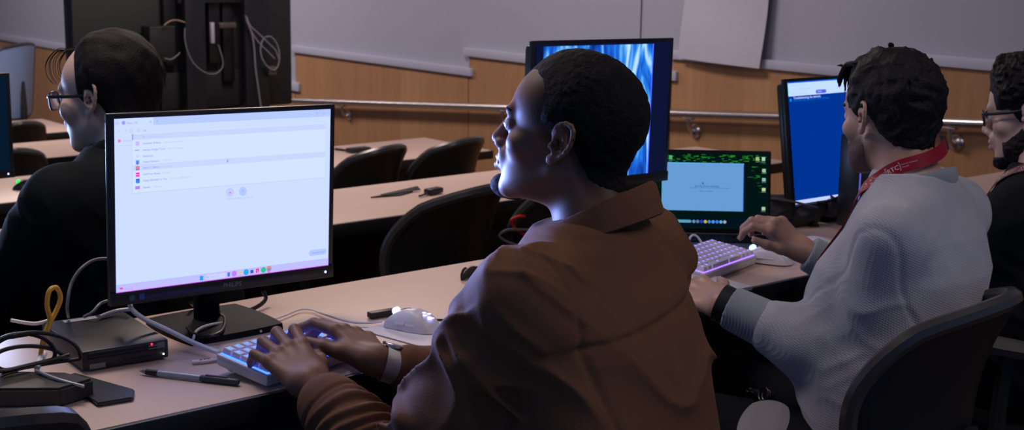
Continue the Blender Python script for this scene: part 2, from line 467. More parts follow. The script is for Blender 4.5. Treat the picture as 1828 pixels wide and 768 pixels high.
D4 = desk('fourth beige desk, partly seen at the left between two black chair backs', .9, 4.1, 7.33, 7.93, .29, -.45, (1.1, 2.7, 3.9))
D5 = desk('farthest beige desk at the left edge below the tall blue-lit chair', 1.2, 4.0, 9.27, 10.0, .14, -.60, (1.5, 2.9, 3.85))

# ================================================================== CHAIRS
M_SHELL = mat('black_chair_shell', (.006, .008, .010), .42, spec=.5)
M_RIM = mat('black_gloss_rim', (.045, .045, .047), .24, spec=.6)
M_SEAT = mat('black_fabric', (.010, .011, .013), .9, bump=.3, bscale=600)
M_PAD = mat('grey_arm_pad', (.20, .195, .205), .5)
M_CHROME = mat('dark_metal', (.10, .10, .11), .35, metal=.8)
def sq(u, v, hw, hh, k=.55):
    a, b = u * math.sqrt(1 - v * v / 2), v * math.sqrt(1 - u * u / 2)
    return (u * (1 - k) + a * k) * hw, (v * (1 - k) + b * k) * hh
def make_chair(label, loc, rz, group=None, seat_h=.45, back_top=.86, arms=(0, 0), back_w=.235, padmat=None, back_h=.40, arm_up=0.0, arm_fwd=0.0):
    t = thing('office_chair', label, 'chair', loc, rz, group)
    pm = padmat or M_PAD
    m = MB()
    def sf(z):
        def fn(u, v):
            x, y = sq(u * 2 - 1, v * 2 - 1, .235, .225, .6); e = max(abs(u * 2 - 1), abs(v * 2 - 1))
            return (x, y + .02, z + (0 if z < seat_h - .02 else -.018 * e ** 4) + .01 * (abs(x) / .2) ** 2)
        return fn
    m.slab(sf(seat_h - .06), sf(seat_h), 12, 12); m.build('seat', M_SEAT, t, sharp=60)
    zc = back_top - back_h / 2
    def bf(o):
        def fn(u, v):
            x, z = sq(u * 2 - 1, v * 2 - 1, back_w, back_h / 2, .78)
            return (x, -.250 + .125 * (x / back_w) ** 2 - .05 * (z / .2) * (z > 0) * (z / .2) - .02 * z / .2 + o, zc + z)
        return fn
    m = MB(); m.slab(bf(-.016), bf(.016), 18, 18); bk = m.build('backrest', M_SHELL, t, sharp=60)
    pts = []
    f0 = bf(0)
    for i in range(40):
        a = 2 * PI * i / 40; cx, cy = math.cos(a), math.sin(a); q = max(abs(cx), abs(cy)); pts.append(f0(.5 + .5 * cx / q, .5 + .5 * cy / q))
    m = MB(); m.tube(pts, .017, 8, closed=True, smooth=2); m.build('rim', M_RIM, bk)
    m = MB(); m.box((0, -.20, seat_h - .045), (.09, .16, .025), bev=.006)
    m.tube([(0, -.255, seat_h - .05), (0, -.28, seat_h + .06), (0, -.262, zc - .05)], .022, 8); m.build('back_support', M_UNDER, t)
    m = MB(); m.cyl((0, 0, .10), (0, 0, seat_h - .06), .026, 14); m.cyl((0, 0, .08), (0, 0, .20), .034, 14); m.box((0, -.02, seat_h - .065), (.18, .24, .03), bev=.008); m.build('gas_column', M_CHROME, t)
    for k in range(5):
        a = 2 * PI * k / 5 + .3; d = Vector((math.cos(a), math.sin(a), 0))
        m = MB(); m.tube([d * .03 + Vector((0, 0, .105)), d * .16 + Vector((0, 0, .095)), d * .29 + Vector((0, 0, .07))], [.024, .020, .014], 8); lg = m.build('leg', M_UNDER, t)
        c = MB(); n = Vector((-d.y, d.x, 0)); p = d * .29
        for sgn in (-1, 1): c.cyl(p + n * .006 * sgn + Vector((0, 0, .027)), p + n * .024 * sgn + Vector((0, 0, .027)), .027, 14)
        c.cyl(p + Vector((0, 0, .027)), p + Vector((0, 0, .07)), .007, 8); c.build('caster', M_UNDER, lg)
    for sgn, ya in ((-1, arms[0]), (1, arms[1])):
        if ya is None: continue
        m = MB(); m.tube([(sgn * .16, arm_fwd, seat_h - .055), (sgn * .27, arm_fwd, seat_h - .04), (sgn * .285, arm_fwd, seat_h + .04), (sgn * .285, arm_fwd - .01, seat_h + .19 + arm_up)], [.016, .018, .018, .016], 8); ar = m.build('armrest', M_UNDER, t)
        R = Matrix.Rotation(ya, 3, 'Z'); m = MB()
        def pf(z0, g):
            def fn(u, v):
                x, y = sq(u * 2 - 1, v * 2 - 1, .043 * g, .13 * g, .8); e = max(abs(u * 2 - 1), abs(v * 2 - 1))
                p = R @ Vector((x, y + .01, 0)); return (p.x + sgn * .285, p.y + arm_fwd, arm_up + z0 - .010 * e ** 3 * (1 if z0 > seat_h + .205 else 0))
            return fn
        m.slab(pf(seat_h + .188, .86), pf(seat_h + .215, 1.0), 8, 12); m.build('arm_pad', pm, ar, sharp=60)
    return t
# ================================================================== SCREENS AND MONITORS
class Screen:
    """what a display shows: coloured patches, all in one mesh; u 0..1 from the left, v 0..1 from the top"""
    def __init__(s, w, h, gain=1.0): s.w, s.h, s.g = w, h, gain; s.mb = MB(); s.mats = []; s.idx = {}
    def m(s, col):
        k = tuple(round(c, 4) for c in col)
        if k not in s.idx: s.idx[k] = len(s.mats); s.mats.append(emis(tuple(c * s.g for c in col)))
        s.mb.mi = s.idx[k]
    def P(s, u, v, l): return ((u - .5) * s.w, -.0006 - .00025 * l, (.5 - v) * s.h)
    def rect(s, u0, v0, u1, v1, col, l=1): s.m(col); s.mb.quad([s.P(u0, v1, l), s.P(u1, v1, l), s.P(u1, v0, l), s.P(u0, v0, l)]); return s
    def poly(s, pts, col, l=1): s.m(col); s.mb.quad([s.P(u, v, l) for u, v in pts]); return s
    def disc(s, u, v, r, col, l=1, n=16, r2=None): 
        r2 = r2 or r
        s.m(col); s.mb.quad([s.P(u + r / s.w * math.cos(2 * PI * i / n), v + r2 / s.h * math.sin(2 * PI * i / n), l) for i in range(n)]); return s
    def pill(s, u0, v0, u1, v1, col, l=1):
        r = (v1 - v0) / 2 * s.h / s.w; s.rect(u0 + r, v0, u1 - r, v1, col, l)
        s.disc(u0 + r, (v0 + v1) / 2, (v1 - v0) / 2 * s.h, col, l); s.disc(u1 - r, (v0 + v1) / 2, (v1 - v0) / 2 * s.h, col, l); return s
    def text(s, u, v, txt, size, col, l=2, bold=False):
        vs, fs = text2d(txt, size, bold); s.m(col); x0, y0, z0 = s.P(u, v, l)
        V = [s.mb.bm.verts.new((x0 + x, y0, z0 + y)) for x, y in vs]
        for f in fs:
            try: q = s.mb.bm.faces.new([V[i] for i in f]); s.mb._tag([q])
            except ValueError: pass
        return s
    def build(s, parent): return s.mb.build('screen', s.mats, parent, recalc=False, sharp=0)

M_BEZ = mat('monitor_black', (.012, .013, .015), .30, spec=.5)
M_BEZ2 = mat('monitor_matt', (.006, .007, .010), .55, spec=.12)
LEDB = emis((.25, .35, 1.0), 6)
def monitor(label, c, w, h, yaw, tilt, roll, screen_fn, zdesk, side=.012, top=.009, chin=.024, stand=True, logo=True, group='flat monitors on the desks', led=True, off=0.0):
    t = thing('computer_monitor', label, 'monitor', (c[0], c[1] + .06, zdesk), 0, group)
    R = Matrix.Rotation(yaw, 4, 'Z') @ Matrix.Rotation(-tilt, 4, 'X') @ Matrix.Rotation(roll, 4, 'Y')
    M = Matrix.Translation(Vector((0, -.06, c[2] - zdesk))) @ R
    def place(o): o.matrix_local = M; return o
    mb = MB(); mb.box((0, .006, 0), (w, .010, h), bev=.002); mb.box((0, .024, 0), (w * .96, .03, h * .94), bev=.01)
    mb.box((0, -.0005, -h / 2 + chin / 2), (w - .001, .005, chin), bev=.0015)
    mb.box((0, .03, -.02), (w * .5, .05, h * .5), bev=.015)
    hs = place(mb.build('housing', M_BEZ, t))
    sw, sh = w - 2 * side, h - top - chin
    S = Screen(sw, sh); screen_fn(S)
    o = S.build(t); o.matrix_local = M @ Matrix.Translation(Vector((0, 0, (chin - top) / 2)))
    if led:
        q = MB(); q.sphere((w / 2 - .020, -.003, -h / 2 + chin * .5), .0024, 10); place(q.build('power_light', LEDB, t))
    if logo:
        q = MB(); vs, fs = text2d('PHILIPS', .0125, True); V = [q.bm.verts.new((x - .012, -.0034, y - h / 2 + chin * .32)) for x, y in vs]
        for f in fs: q._tag([q.bm.faces.new([V[i] for i in f])])
        place(q.build('logo', mat('logo_silver', (.16, .24, .30), .3, metal=.6), t, recalc=False, sharp=0))
    if stand:
        q = MB(); zt = c[2] - zdesk; q.box((0 + off, .035, zt * .5), (.048, .026, zt), bev=.006); q.box((off, .0, zt), (.09, .06, .09), bev=.01); q.build('stand_neck', M_BEZ2, t)
        q = MB(); q.slab(lambda u, v: (*(Vector(sq(u * 2 - 1, v * 2 - 1, .105, .10, .25)) + Vector((off, .005))), 0.0), lambda u, v: (*(Vector(sq(u * 2 - 1, v * 2 - 1, .104, .099, .25)) + Vector((off, .005))), .012), 10, 10)
        q.build('stand_base', M_BEZ2, t)
    return t, M

SCRW = (.62, .74, 1.5)
def browser(S):
    wbg = SCRW; k = lambda a, b=None, c=None: (wbg[0] * a, wbg[1] * (b or a), wbg[2] * (c or a))
    grey = (.46, .55, 1.6); dark = (.30, .36, .95); lt = (.50, .60, 2.4)
    S.rect(0, 0, 1, 1, wbg, 0)
    S.rect(.165, 0, 1, .045, (.48, .60, 1.25), 1); S.rect(0, 0, .022, .040, (.57, .68, 1.35), 1)
    S.text(.008, .03, 'v', .006, dark); S.disc(.038, .024, .0036, dark, 2); S.text(.052, .032, 'New Tab', .0055, dark); S.text(.148, .031, 'x', .0075, dark); S.text(.176, .033, '+', .008, dark)
    for u, t in ((.962, 'x'), (.925, 'o'), (.885, '-')): S.text(u, .03, t, .008, dark)
    for u, t in ((.014, '<'), (.041, '>')): S.text(u, .079, t, .0085, grey)
    S.disc(.068, .072, .0032, grey, 2); S.disc(.068, .072, .0023, wbg, 3)
    S.disc(.102, .071, .0030, grey, 2); S.disc(.102, .071, .0021, wbg, 3); S.text(.122, .079, 'ha', .0058, dark)
    S.disc(.02, .125, .0030, (.75, .25, .75), 2); S.text(.035, .132, 'Google', .0058, grey); S.rect(0, .153, .075, .155, lt, 1)
    # the drop-down list with its soft edge
    S.rect(.072, .088, .978, .434, (.57, .68, 1.35), 1); S.rect(.0745, .088, .9755, .428, (.66, .79, 1.6), 2)
    S.rect(.0745, .092, .9755, .124, (.57, .68, 1.3), 3); S.rect(.073, .091, .077, .125, (.22, .28, 1.1), 4)
    S.rect(.0745, .266, .9755, .301, (.58, .69, 1.35), 3)
    rows = [(.108, 'ha', 'Google Search', None), (.146, 'Hawaiian Airlines', 'Commercial airline', (.58, .50, 1.4)), (.184, 'Harbor Freight Tools', 'Retail company', (.55, .34, .9)), (.219, 'headshots', '', None),
            (.252, 'Happy Gilmore', '1996 film', (.18, .42, 1.3)), (.287, 'Harry T. Edison', 'Influencer', (.45, .16, .65)), (.324, 'Half Price Books', 'Chain', (1.0, .02, .45)),
            (.360, 'Happy Birthday to You', 'Song by Cliff Richard', (.02, .12, .75)), (.400, 'Hawaii', 'US state', (.50, .22, .95))]
    for v, a, b, ic in rows:
        S.text(.118, v + .006, a, .0050, dark, 4, bold=b != 'Google Search')
        if b:
            wd = text2d(a, .0050)[0]; x = max(q[0] for q in wd) / S.w
            S.text(.118 + x + .008, v + .006, '- ' + b, .0050, grey, 4)
        if ic is None: S.disc(.095, v - .001, .0026, grey, 4); S.disc(.095, v - .001, .0017, (.66, .79, 1.6), 5)
        elif a == 'Harbor Freight Tools': S.rect(.083, v - .003, .103, v + .003, ic, 4)
        elif a == 'Hawaii': S.rect(.084, v - .010, .104, v + .008, ic, 4)
        else:
            S.rect(.087, v - .012, .103, v + .012, ic, 4)
            if a == 'Half Price Books': S.rect(.087, v - .002, .102, v + .002, (1, .5, .9), 5)
            if a == 'Happy Gilmore': S.rect(.090, v - .006, .098, v + .014, (.12, .2, .7), 5)
            if a == 'Harry T. Edison': S.disc(.0945, v - .005, .003, (.75, .25, .3), 5)
            if a == 'Happy Birthday to You': S.rect(.089, v - .004, .100, v + .014, (.03, .3, .95), 5)
    S.poly([(.492, .268), (.492, .292), (.500, .284)], dark, 5)
    S.disc(.508, .472, .0085, (.54, .62, 3), 1); S.disc(.508, .475, .0018, (.85, .15, .45), 2); S.text(.490, .517, 'Web Store', .0058, grey)
    S.disc(.569, .474, .0085, (.46, .60, 3.2), 1); S.text(.564, .481, '+', .0085, dark); S.text(.545, .520, 'Add shortcut', .0058, grey)
    S.pill(.898, .888, .990, .925, (.46, .57, 3), 1); S.text(.916, .911, 'Customize Chrome', .0036, (.1, .2, .9))
    S.rect(0, .953, 1, 1, (.54, .53, 2.6), 1); S.rect(0, .9965, 1, 1, (.75, .10, .75), 2)
    S.poly([(.012, .970), (.026, .970), (.030, .981), (.018, .984)], (.9, .1, .3), 2); S.text(.034, .974, '45°F', .006, grey); S.text(.034, .989, 'Cloudy', .006, (.7, .3, .6))
    S.rect(.368, .963, .383, .990, (.02, .35, .95), 2); S.pill(.392, .960, .490, .992, (.64, .65, 4), 2); S.disc(.402, .976, .003, grey, 3); S.text(.414, .983, 'Search', .0075, grey, 3)
    S.rect(.497, .963, .508, .988, (.10, .16, .6), 2); S.disc(.529, .975, .0055, (.55, .22, .9), 2); S.rect(.550, .966, .566, .986, (.85, .55, .25), 2); S.disc(.586, .975, .0058, (.02, .42, .9), 2)
    S.rect(.606, .966, .621, .987, (.03, .12, .5), 2); S.rect(.633, .962, .648, .989, (.95, .02, .16), 2); S.text(.637, .986, 'L', .0085, (1, .8, 1), 3); S.disc(.670, .975, .0058, (.02, .60, .25), 2)
    S.disc(.697, .974, .0062, (.75, .28, .2), 2); S.disc(.697, .976, .003, (.1, .3, .95), 3); S.rect(.692, .993, .702, .996, (.1, .3, .9), 3)
    for i, ch in enumerate('^/vd'): S.text(.875 + .017 * i, .985, ch, .0075, grey)
    S.text(.948, .972, '3:07 PM', .0042, grey); S.text(.940, .988, '1/18/2025', .0042, grey)
def ice_mat():
    m = bpy.data.materials.new('ice_wallpaper'); m.use_nodes = True; nt = m.node_tree; nt.nodes.clear(); N = nt.nodes; L = nt.links
    o = N.new('ShaderNodeOutputMaterial'); e = N.new('ShaderNodeEmission'); L.new(e.outputs[0], o.inputs[0])
    tc = N.new('ShaderNodeTexCoord'); mp = N.new('ShaderNodeMapping'); mp.inputs['Scale'].default_value = (16, 1, 4.5); mp.inputs['Rotation'].default_value = (0, .28, 0); L.new(tc.outputs['Object'], mp.inputs['Vector'])
    nz = N.new('ShaderNodeTexNoise'); nz.inputs['Scale'].default_value = 1.25; nz.inputs['Detail'].default_value = 2.5; nz.inputs['Distortion'].default_value = 1.6; L.new(mp.outputs[0], nz.inputs['Vector'])
    r = N.new('ShaderNodeValToRGB'); L.new(nz.outputs['Fac'], r.inputs[0]); el = r.color_ramp.elements
    el[0].position = .30; el[0].color = (.004, .02, .16, 1); el[1].position = .72; el[1].color = (.55, .80, 1.0, 1)
    for p, c in ((.43, (.01, .10, .62, 1)), (.50, (.02, .22, .85, 1)), (.57, (.14, .45, .95, 1)), (.63, (.42, .70, 1.0, 1))):
        q = r.color_ramp.elements.new(p); q.color = c
    L.new(r.outputs[0], e.inputs[0]); e.inputs[1].default_value = 1.0
    return m
def wallpaper(S):
    S.rect(0, 0, 1, 1, (.004, .007, .035), 0)
    S.idx['ice'] = len(S.mats); S.mats.append(ice_mat()); S.mb.mi = S.idx['ice']
    S.mb.quad([S.P(.05, 1, 1), S.P(.86, 1, 1), S.P(.86, .012, 1), S.P(.05, .012, 1)])
    S.rect(.856, .012, .864, 1, (.08, .16, 1.6), 2)
def bluepage(S):
    S.rect(0, 0, 1, 1, (.0, .035, .30), 0)
    S.rect(0, 0, 1, .115, (.56, .74, 1.3), 1); S.rect(0, 0, 1, .010, (.0, .12, .9), 2); S.rect(0, .010, .004, .115, (.05, .8, .5), 2)
    g = (.40, .52, .95)
    S.text(.03, .035, 'Introduction to the lab tour', .006, g, 3); S.text(.05, .065, 'Topic 1 of module overview', .006, g, 3); S.text(.03, .100, 'Overview of this module', .006, g, 3)
    S.pill(.255, .078, .355, .108, (.10, .12, .75), 3); S.text(.27, .098, 'Submit', .0068, (.6, .7, 1.2), 4)
    S.disc(.018, .145, .004, (.0, .3, 1.0), 2); S.text(.045, .140, 'Troubleshooting the network', .0095, (.6, .7, 1.2), 2, True); S.text(.045, .158, 'Select the step you want to check first here', .0085, (.0, .18, .9), 2)
    S.rect(0, .955, 1, .985, (.55, .66, 1.1), 1); S.rect(0, .985, 1, 1, (.03, .03, .05), 1); S.text(.02, .976, '5', .007, g, 2)
def dimblue(S):
    S.rect(0, 0, 1, 1, (.002, .010, .026), 0); S.rect(0, .02, .90, .97, (.40, .60, 1.6), 1); S.rect(.1, .2, .6, .5, (.2, .4, 1.4), 2)

# the three monitors on the near row, and one on the second row
mon1, M1 = monitor('monitor with a white browser page in front of the person in the brown jacket', (1.2785, 2.33, .9975), .474, .344, math.radians(1), 0, math.radians(1.6), browser, .74)
q = MB(); q.bm.free(); q = MB(); q.cyl((-.196, -.0030, -.1600), (-.196, -.0040, -.1600), .0058, 18); s1 = q.build('sticker', mat('teal_sticker', (.02, .11, .11), .4), mon1); s1.matrix_local = M1
q = MB(); q.box((-.177, -.0032, -.1595), (.010, .001, .011)); s1 = q.build('sticker', mat('blue_sticker', (.02, .09, .30), .4), mon1); s1.matrix_local = M1
mon2, _ = monitor('monitor with icy blue wallpaper behind the head of the person in the brown jacket', (2.307, 2.40, 1.083), .456, .350, 0, 0, math.radians(1.0), wallpaper, .74, logo=False, led=False)
mon3, _ = monitor('tilted monitor with a plain blue page beside the face of the person in grey', (3.195, 2.37, .952), .474, .362, 0, math.radians(9), math.radians(.4), bluepage, .74, logo=False, led=False)
mon4, _ = monitor('dark monitor cut by the left edge in front of the person in black', (1.275, 4.0, .937), .474, .30, 0, 0, 0, dimblue, .59, logo=False)

# ================================================================== LAPTOP
def laptop():
    hr_ = np.array([2.782, 2.272]); ang = math.radians(-41.5)
    wd = Vector((math.cos(ang), math.sin(ang), 0))
    Wd, Dp, Hs = .318, .205, .212
    c = Vector((hr_[0], hr_[1], .742)) - wd * Wd / 2
    t = thing('laptop', 'open laptop with green code wallpaper and a pale blue window between two monitors', 'laptop', c, ang)
    M_LAP = mat('laptop_grey', (.20, .21, .23), .35, metal=.5)
    m = MB(); m.box((0, -Dp / 2, .009), (Wd, Dp, .016), bev=.004); b = m.build('base', M_LAP, t)
    m = MB(); m.box((0, -Dp * .36, .0175), (Wd * .9, Dp * .46, .002), bev=.0005)
    for r in range(5):
        for k in range(14): m.box(((k - 6.5) * Wd * .062, -Dp * .18 - r * Dp * .085, .019), (Wd * .052, Dp * .066, .003), bev=.0006, seg=1)
    m.build('keyboard', M_BEZ2, b)
    m = MB(); m.box((0, -Dp * .80, .0176), (.11, .06, .001), bev=.0003); m.build('touchpad', M_LAP, b)
    tl = math.radians(14)
    M = Matrix.Translation(Vector((0, .002, .016))) @ Matrix.Rotation(-tl, 4, 'X')
    m = MB(); m.box((0, .004, Hs / 2), (Wd, .007, Hs), bev=.003); lid = m.build('lid', M_BEZ2, t); lid.matrix_local = M
    S = Screen(Wd - .012, Hs - .018)
    S.rect(0, 0, 1, 1, (.001, .007, .007), 0)
    rnd = random.Random(5)
    for i in range(170):
        v = rnd.choice([rnd.uniform(.02, .13)] * 2 + [rnd.uniform(.13, .52)]); u = rnd.uniform(.06, .96)
        if v > .13 and .12 < u < .80: continue
        l = rnd.uniform(.006, .045); b = rnd.uniform(.05, .9) * (1 - .6 * (v > .35))
        S.rect(u, v, u + l, v + .010, (.02 * b, .30 * b, .03 * b), 1)
    for u, cc in ((.035, (.1, .12, .14)), (.085, (.05, .2, .6)), (.135, (.5, .12, .2)), (.185, (.08, .45, .15)), (.905, (.35, .5, .2)), (.955, (.4, .6, .5))): S.rect(u - .014, .045, u + .014, .095, cc, 2); S.rect(u - .016, .105, u + .016, .115, (.1, .16, .2), 2)
    for v, cc in ((.20, (.35, .55, .4)), (.32, (.25, .5, .45)), (.45, (.5, .6, .3)), (.70, (.4, .55, .35))): S.rect(.945, v, .975, v + .045, cc, 2); S.rect(.942, v + .055, .978, v + .063, (.1, .2, .2), 2)
    for v, cc in ((.44, (.05, .25, .45)), (.56, (.06, .3, .6)), (.68, (.45, .5, .15)), (.83, (.45, .25, .2))): S.disc(.045, v, .006, cc, 2); S.rect(.03, v + .045, .06, v + .053, (.12, .25, .3), 2)
    S.rect(.115, .135, .795, .765, (.135, .335, .66), 3); S.rect(.115, .135, .795, .150, (.12, .4, .75), 4); S.rect(.790, .150, .795, .765, (.01, .05, .5), 4); S.rect(.115, .15, .119, .765, (.05, .45, .55), 4)
    ink = (.03, .12, .36)
    S.disc(.455, .405, .0026, ink, 4); S.text(.388, .452, 'Join the Zoom meeting', .0065, ink, 4, True); S.text(.345, .470, 'Waiting for the host to start this meeting for everyone', .0046, ink, 4); S.text(.428, .515, 'Sign in to start', .0056, ink, 4)
    S.rect(.0, .86, 1, .98, (.001, .006, .012), 1); S.disc(.185, .905, .004, (.05, .3, .8), 2); S.pill(.205, .888, .365, .925, (.10, .36, .55), 2)
    for k in range(9): S.disc(.385 + k * .032, .907, .0042, [(.1, .3, .5), (.12, .2, .4), (.02, .05, .6), (.5, .45, .1), (.05, .25, .6), (.06, .3, .9), (.05, .2, .7), (.1, .4, .7), (.3, .4, .5)][k], 2)
    so = S.build(lid); so.matrix_local = Matrix.Translation(Vector((0, 0, Hs / 2 + .002)))
    return t
laptop()

# ================================================================== KEYBOARDS AND MICE
M_WHITE = mat('white_plastic', (.72, .70, .74), .35, spec=.5)
M_WHITE2 = mat('white_key', (.78, .76, .80), .4, spec=.4)
def keyboard(label, loc, rz, w, d, rows, cols, glow, tilt):
    t = thing('keyboard', label, 'keyboard', loc, rz, 'white light-up keyboards')
    M = Matrix.Rotation(tilt, 4, 'X')
    def pl(o): o.matrix_local = M; return o
    m = MB(); m.box((0, d / 2, .008), (w, d, .016), bev=.004); m.box((0, d / 2, .018), (w, d, .006), bev=.002); cs = pl(m.build('case', M_WHITE, t))
    m = MB(); m.box((0, d / 2, .0218), (w - .010, d - .010, .0022), bev=.0005); pl(m.build('light_strip', glow, t))
    kp = (w - .012) / cols; kd = (d - .012) / rows
    for r in range(rows):
        c = 0
        while c < cols:
            n = 1
            if r == 0 and 2 <= c < cols - 3: n = min(4, cols - 3 - c)
            m = MB(); x = -w / 2 + .006 + kp * (c + n / 2); y = .006 + kd * (r + .5)
            bm_ = m; kw = kp * n
            z0, z1 = .0235, .0325
            lo = [(x - kw * .47, y - kd * .47), (x + kw * .47, y - kd * .47), (x + kw * .47, y + kd * .47), (x - kw * .47, y + kd * .47)]
            hi = [(x - kw * .47 + kp * .14, y - kd * .34), (x + kw * .47 - kp * .14, y - kd * .34), (x + kw * .47 - kp * .14, y + kd * .38), (x - kw * .47 + kp * .14, y + kd * .38)]
            A = [m.bm.verts.new((*p, z0)) for p in lo]; B = [m.bm.verts.new((*p, z1)) for p in hi]
            fs = [m.bm.faces.new(B), m.bm.faces.new(A[::-1])] + [m.bm.faces.new((A[i], A[(i + 1) % 4], B[(i + 1) % 4], B[i])) for i in range(4)]
            m._tag(fs)
            m.mi = 1; m.box((x, y + kd * .10, z1 + .0002), (kp * .26, kd * .20, .0006)); 
            pl(m.build('key', [M_WHITE2, glow], t))
            c += n
    for sx in (-1, 1):
        m = MB(); m.box((sx * (w / 2 - .03), d - .018, -.004), (.03, .012, .012), bev=.002); pl(m.build('foot', M_WHITE, t))
    return t
GB = emis((.015, .060, 1.0), 9.0); GP = emis((.26, .12, 1.0), 2.6)
KB1 = keyboard('white keyboard glowing blue under the hands of the person in the brown jacket', (1.262, 2.022, .7425), math.radians(12), .205, .128, 5, 10, GB, math.radians(6))
KB2 = keyboard('white keyboard glowing purple in front of the laptop', (2.425, 2.090, .7425), math.radians(13), .25, .128, 6, 12, GP, math.radians(6))
def mouse(label, loc, rz, body, glow, group, L=.122, Wd=.064, H=.040):
    """nose towards +y"""
    t = thing('computer_mouse', label, 'mouse', loc, rz, group)
    def crown(yn): return H * float(np.interp(yn, [-1, -.8, -.5, -.15, .2, .6, .9, 1], [.16, .50, .84, 1.0, .95, .72, .50, .40]))
    def plan(yn): return Wd / 2 * float(np.interp(yn, [-1, -.6, -.2, .2, .6, 1], [.86, 1.0, .97, .90, .93, .98]))
    def top(k):
        def fn(u, v):
            U, V = u * 2 - 1, v * 2 - 1
            xs, ys = sq(U, V, 1, 1, .62); e = max(abs(U), abs(V)); yn = ys
            x = xs * plan(yn); z = crown(yn) * max(0, 1 - e ** 2.8) ** .5 if k else 0
            return (x * (1 if e < .98 else .97), ys * L / 2, .001 + z)
        return fn
    m = MB(); m.slab(top(0), top(1), 28, 28)
    b = m.build('shell', body, t, sharp=50)
    m = MB(); m.tube([(0, L * y_ / 2, crown(y_) + .0012) for y_ in (.05, .25, .45, .65, .85)], .0007, 5); m.build('button_gap', M_EDGE, t)
    m = MB(); m.cyl((-.004, L * .30, H * .74), (.004, L * .30, H * .74), .0080, 18); m.build('scroll_wheel', glow, t)
    for dy in (.012, -.012):
        m = MB(); m.slab(lambda u, v: (-Wd * .435 + .006 * (v > .5) * v, dy + (u - .5) * .021, H * .44 + (v - .5) * .010), lambda u, v: (-Wd * .435 - .0022 + .004 * v, dy + (u - .5) * .020, H * .44 + (v - .5) * .009), 4, 3); m.build('side_button', body, t)
    # glowing emblem on the rear of the back
    m = MB()
    for i, (dx, dy) in enumerate([(-.007, 0), (0, .006), (.007, 0), (0, -.006), (-.004, -.009), (.005, -.009)]):
        yy = -L * .27 + dy; zz = crown(yy / (L / 2)) + .001
        m.sphere((dx, yy, zz * .985), .0036, 8, (1, 1.4, .35))
    m.build('emblem', glow, t)
    return t
GW = emis((.42, .40, 1.0), 3); GGREEN = emis((.01, 1.0, .12), 1.6)
mouse('white mouse with lilac light beside the folded white paper', (1.572, 2.150, .7425), math.radians(21), M_WHITE, GW, 'light-up mice')
mouse('white mouse with cyan light against the purple lit keyboard', (2.587, 2.118, .7425), math.radians(24), M_WHITE, emis((.25, .5, 1.0), 4), 'light-up mice')
mouse('black mouse with green lights on the third desk at the left', (2.19, 5.66, .4425), math.radians(60), M_BEZ, GGREEN, 'light-up mice')
# low curved mouse
t = thing('flat_mouse', 'low arched white mouse on a grey pad near the raised hand', 'mouse', (2.822, 2.165, .7440), math.radians(6))
def arch(o, g=1.0):
    def fn(u, v):
        x, y = sq(u * 2 - 1, v * 2 - 1, .028 * g, .062 * g, .75); return (x, y, .006 + .016 * (1 - (y / .062) ** 2) - .003 * (x / .028) ** 2 + o)
    return fn
m = MB(); m.slab(arch(-.0045, .99), arch(0), 12, 20); m.build('glass_top', mat('glossy_white', (.75, .73, .74), .12, spec=.6), t, sharp=60)
m = MB(); m.slab(lambda u, v: (*sq(u * 2 - 1, v * 2 - 1, .024, .056, .75), .0), lambda u, v: tuple(Vector(arch(-.0045, .93)(u, v))), 12, 16); m.build('metal_base', mat('mouse_alu', (.35, .33, .33), .35, metal=.6), t)
m = MB(); m.box((2.80, 2.165, .7418), (.20, .24, .0022), rot=Matrix.Rotation(math.radians(-12), 3, 'Z'), bev=.0008)
props(m.build('mouse_pad', mat('grey_pad', (.30, .29, .31), .55)), 'thin grey mouse pad under the low arched white mouse', 'mouse pad')

def single(name, mb, m, label, cat, group=None, **kw):
    return props(mb.build(name, m, **kw), label, cat, group)
# white paper under the forearm and the slab by the purple keyboard
m = MB(); m.prism([(1.487, 2.205), (1.520, 2.000), (1.690, 2.01), (1.640, 2.215)], .741, .7425)
single('paper_sheet', m, mat('white_paper', (.74, .72, .74), .6), 'white paper lying between the white mouse and the watch', 'paper')
m = MB(); m.box((2.305, 2.05, .748), (.085, .19, .010), rot=Matrix.Rotation(math.radians(-3), 3, 'Z'), bev=.003)
single('notepad', m, mat('white_paper', (.74, .72, .74), .6), 'white pad sticking out beside the elbow of the brown jacket and the purple keyboard', 'notepad')

# pen
a, b = Vector((1.030, 2.200, .7465)), Vector((1.133, 2.042, .7465)); d = (b - a).normalized(); L = (b - a).length
t = thing('ballpoint_pen', 'silver grey capped pen lying near the front edge of the desk', 'pen', a)
D = lambda s: d * L * s
m = MB(); m.tube([D(.19), D(.62)], .0052, 12, smooth=1); m.build('barrel', mat('pen_silver', (.42, .46, .54), .35, metal=.3), t)
m = MB(); m.tube([D(.07), D(.18), D(.19)], [.0050, .0056, .0056], 12, smooth=1); m.build('grip', M_EDGE, t)
m = MB(); m.tube([D(0), D(.035), D(.07)], [.0008, .003, .0046], 12, smooth=1); m.build('tip', mat('pen_tip', (.35, .33, .32), .3, metal=.7), t)
m = MB(); m.tube([D(.62), D(.64), D(.98), D(1)], [.0052, .0062, .0058, .004], 12, smooth=1); m.box(D(.78) + Vector((0, 0, .0065)), (.004, .04, .002), rot=Matrix.Rotation(math.radians(33), 3, 'Z')); m.build('cap', mat('pen_cap', (.05, .06, .08), .4), t)

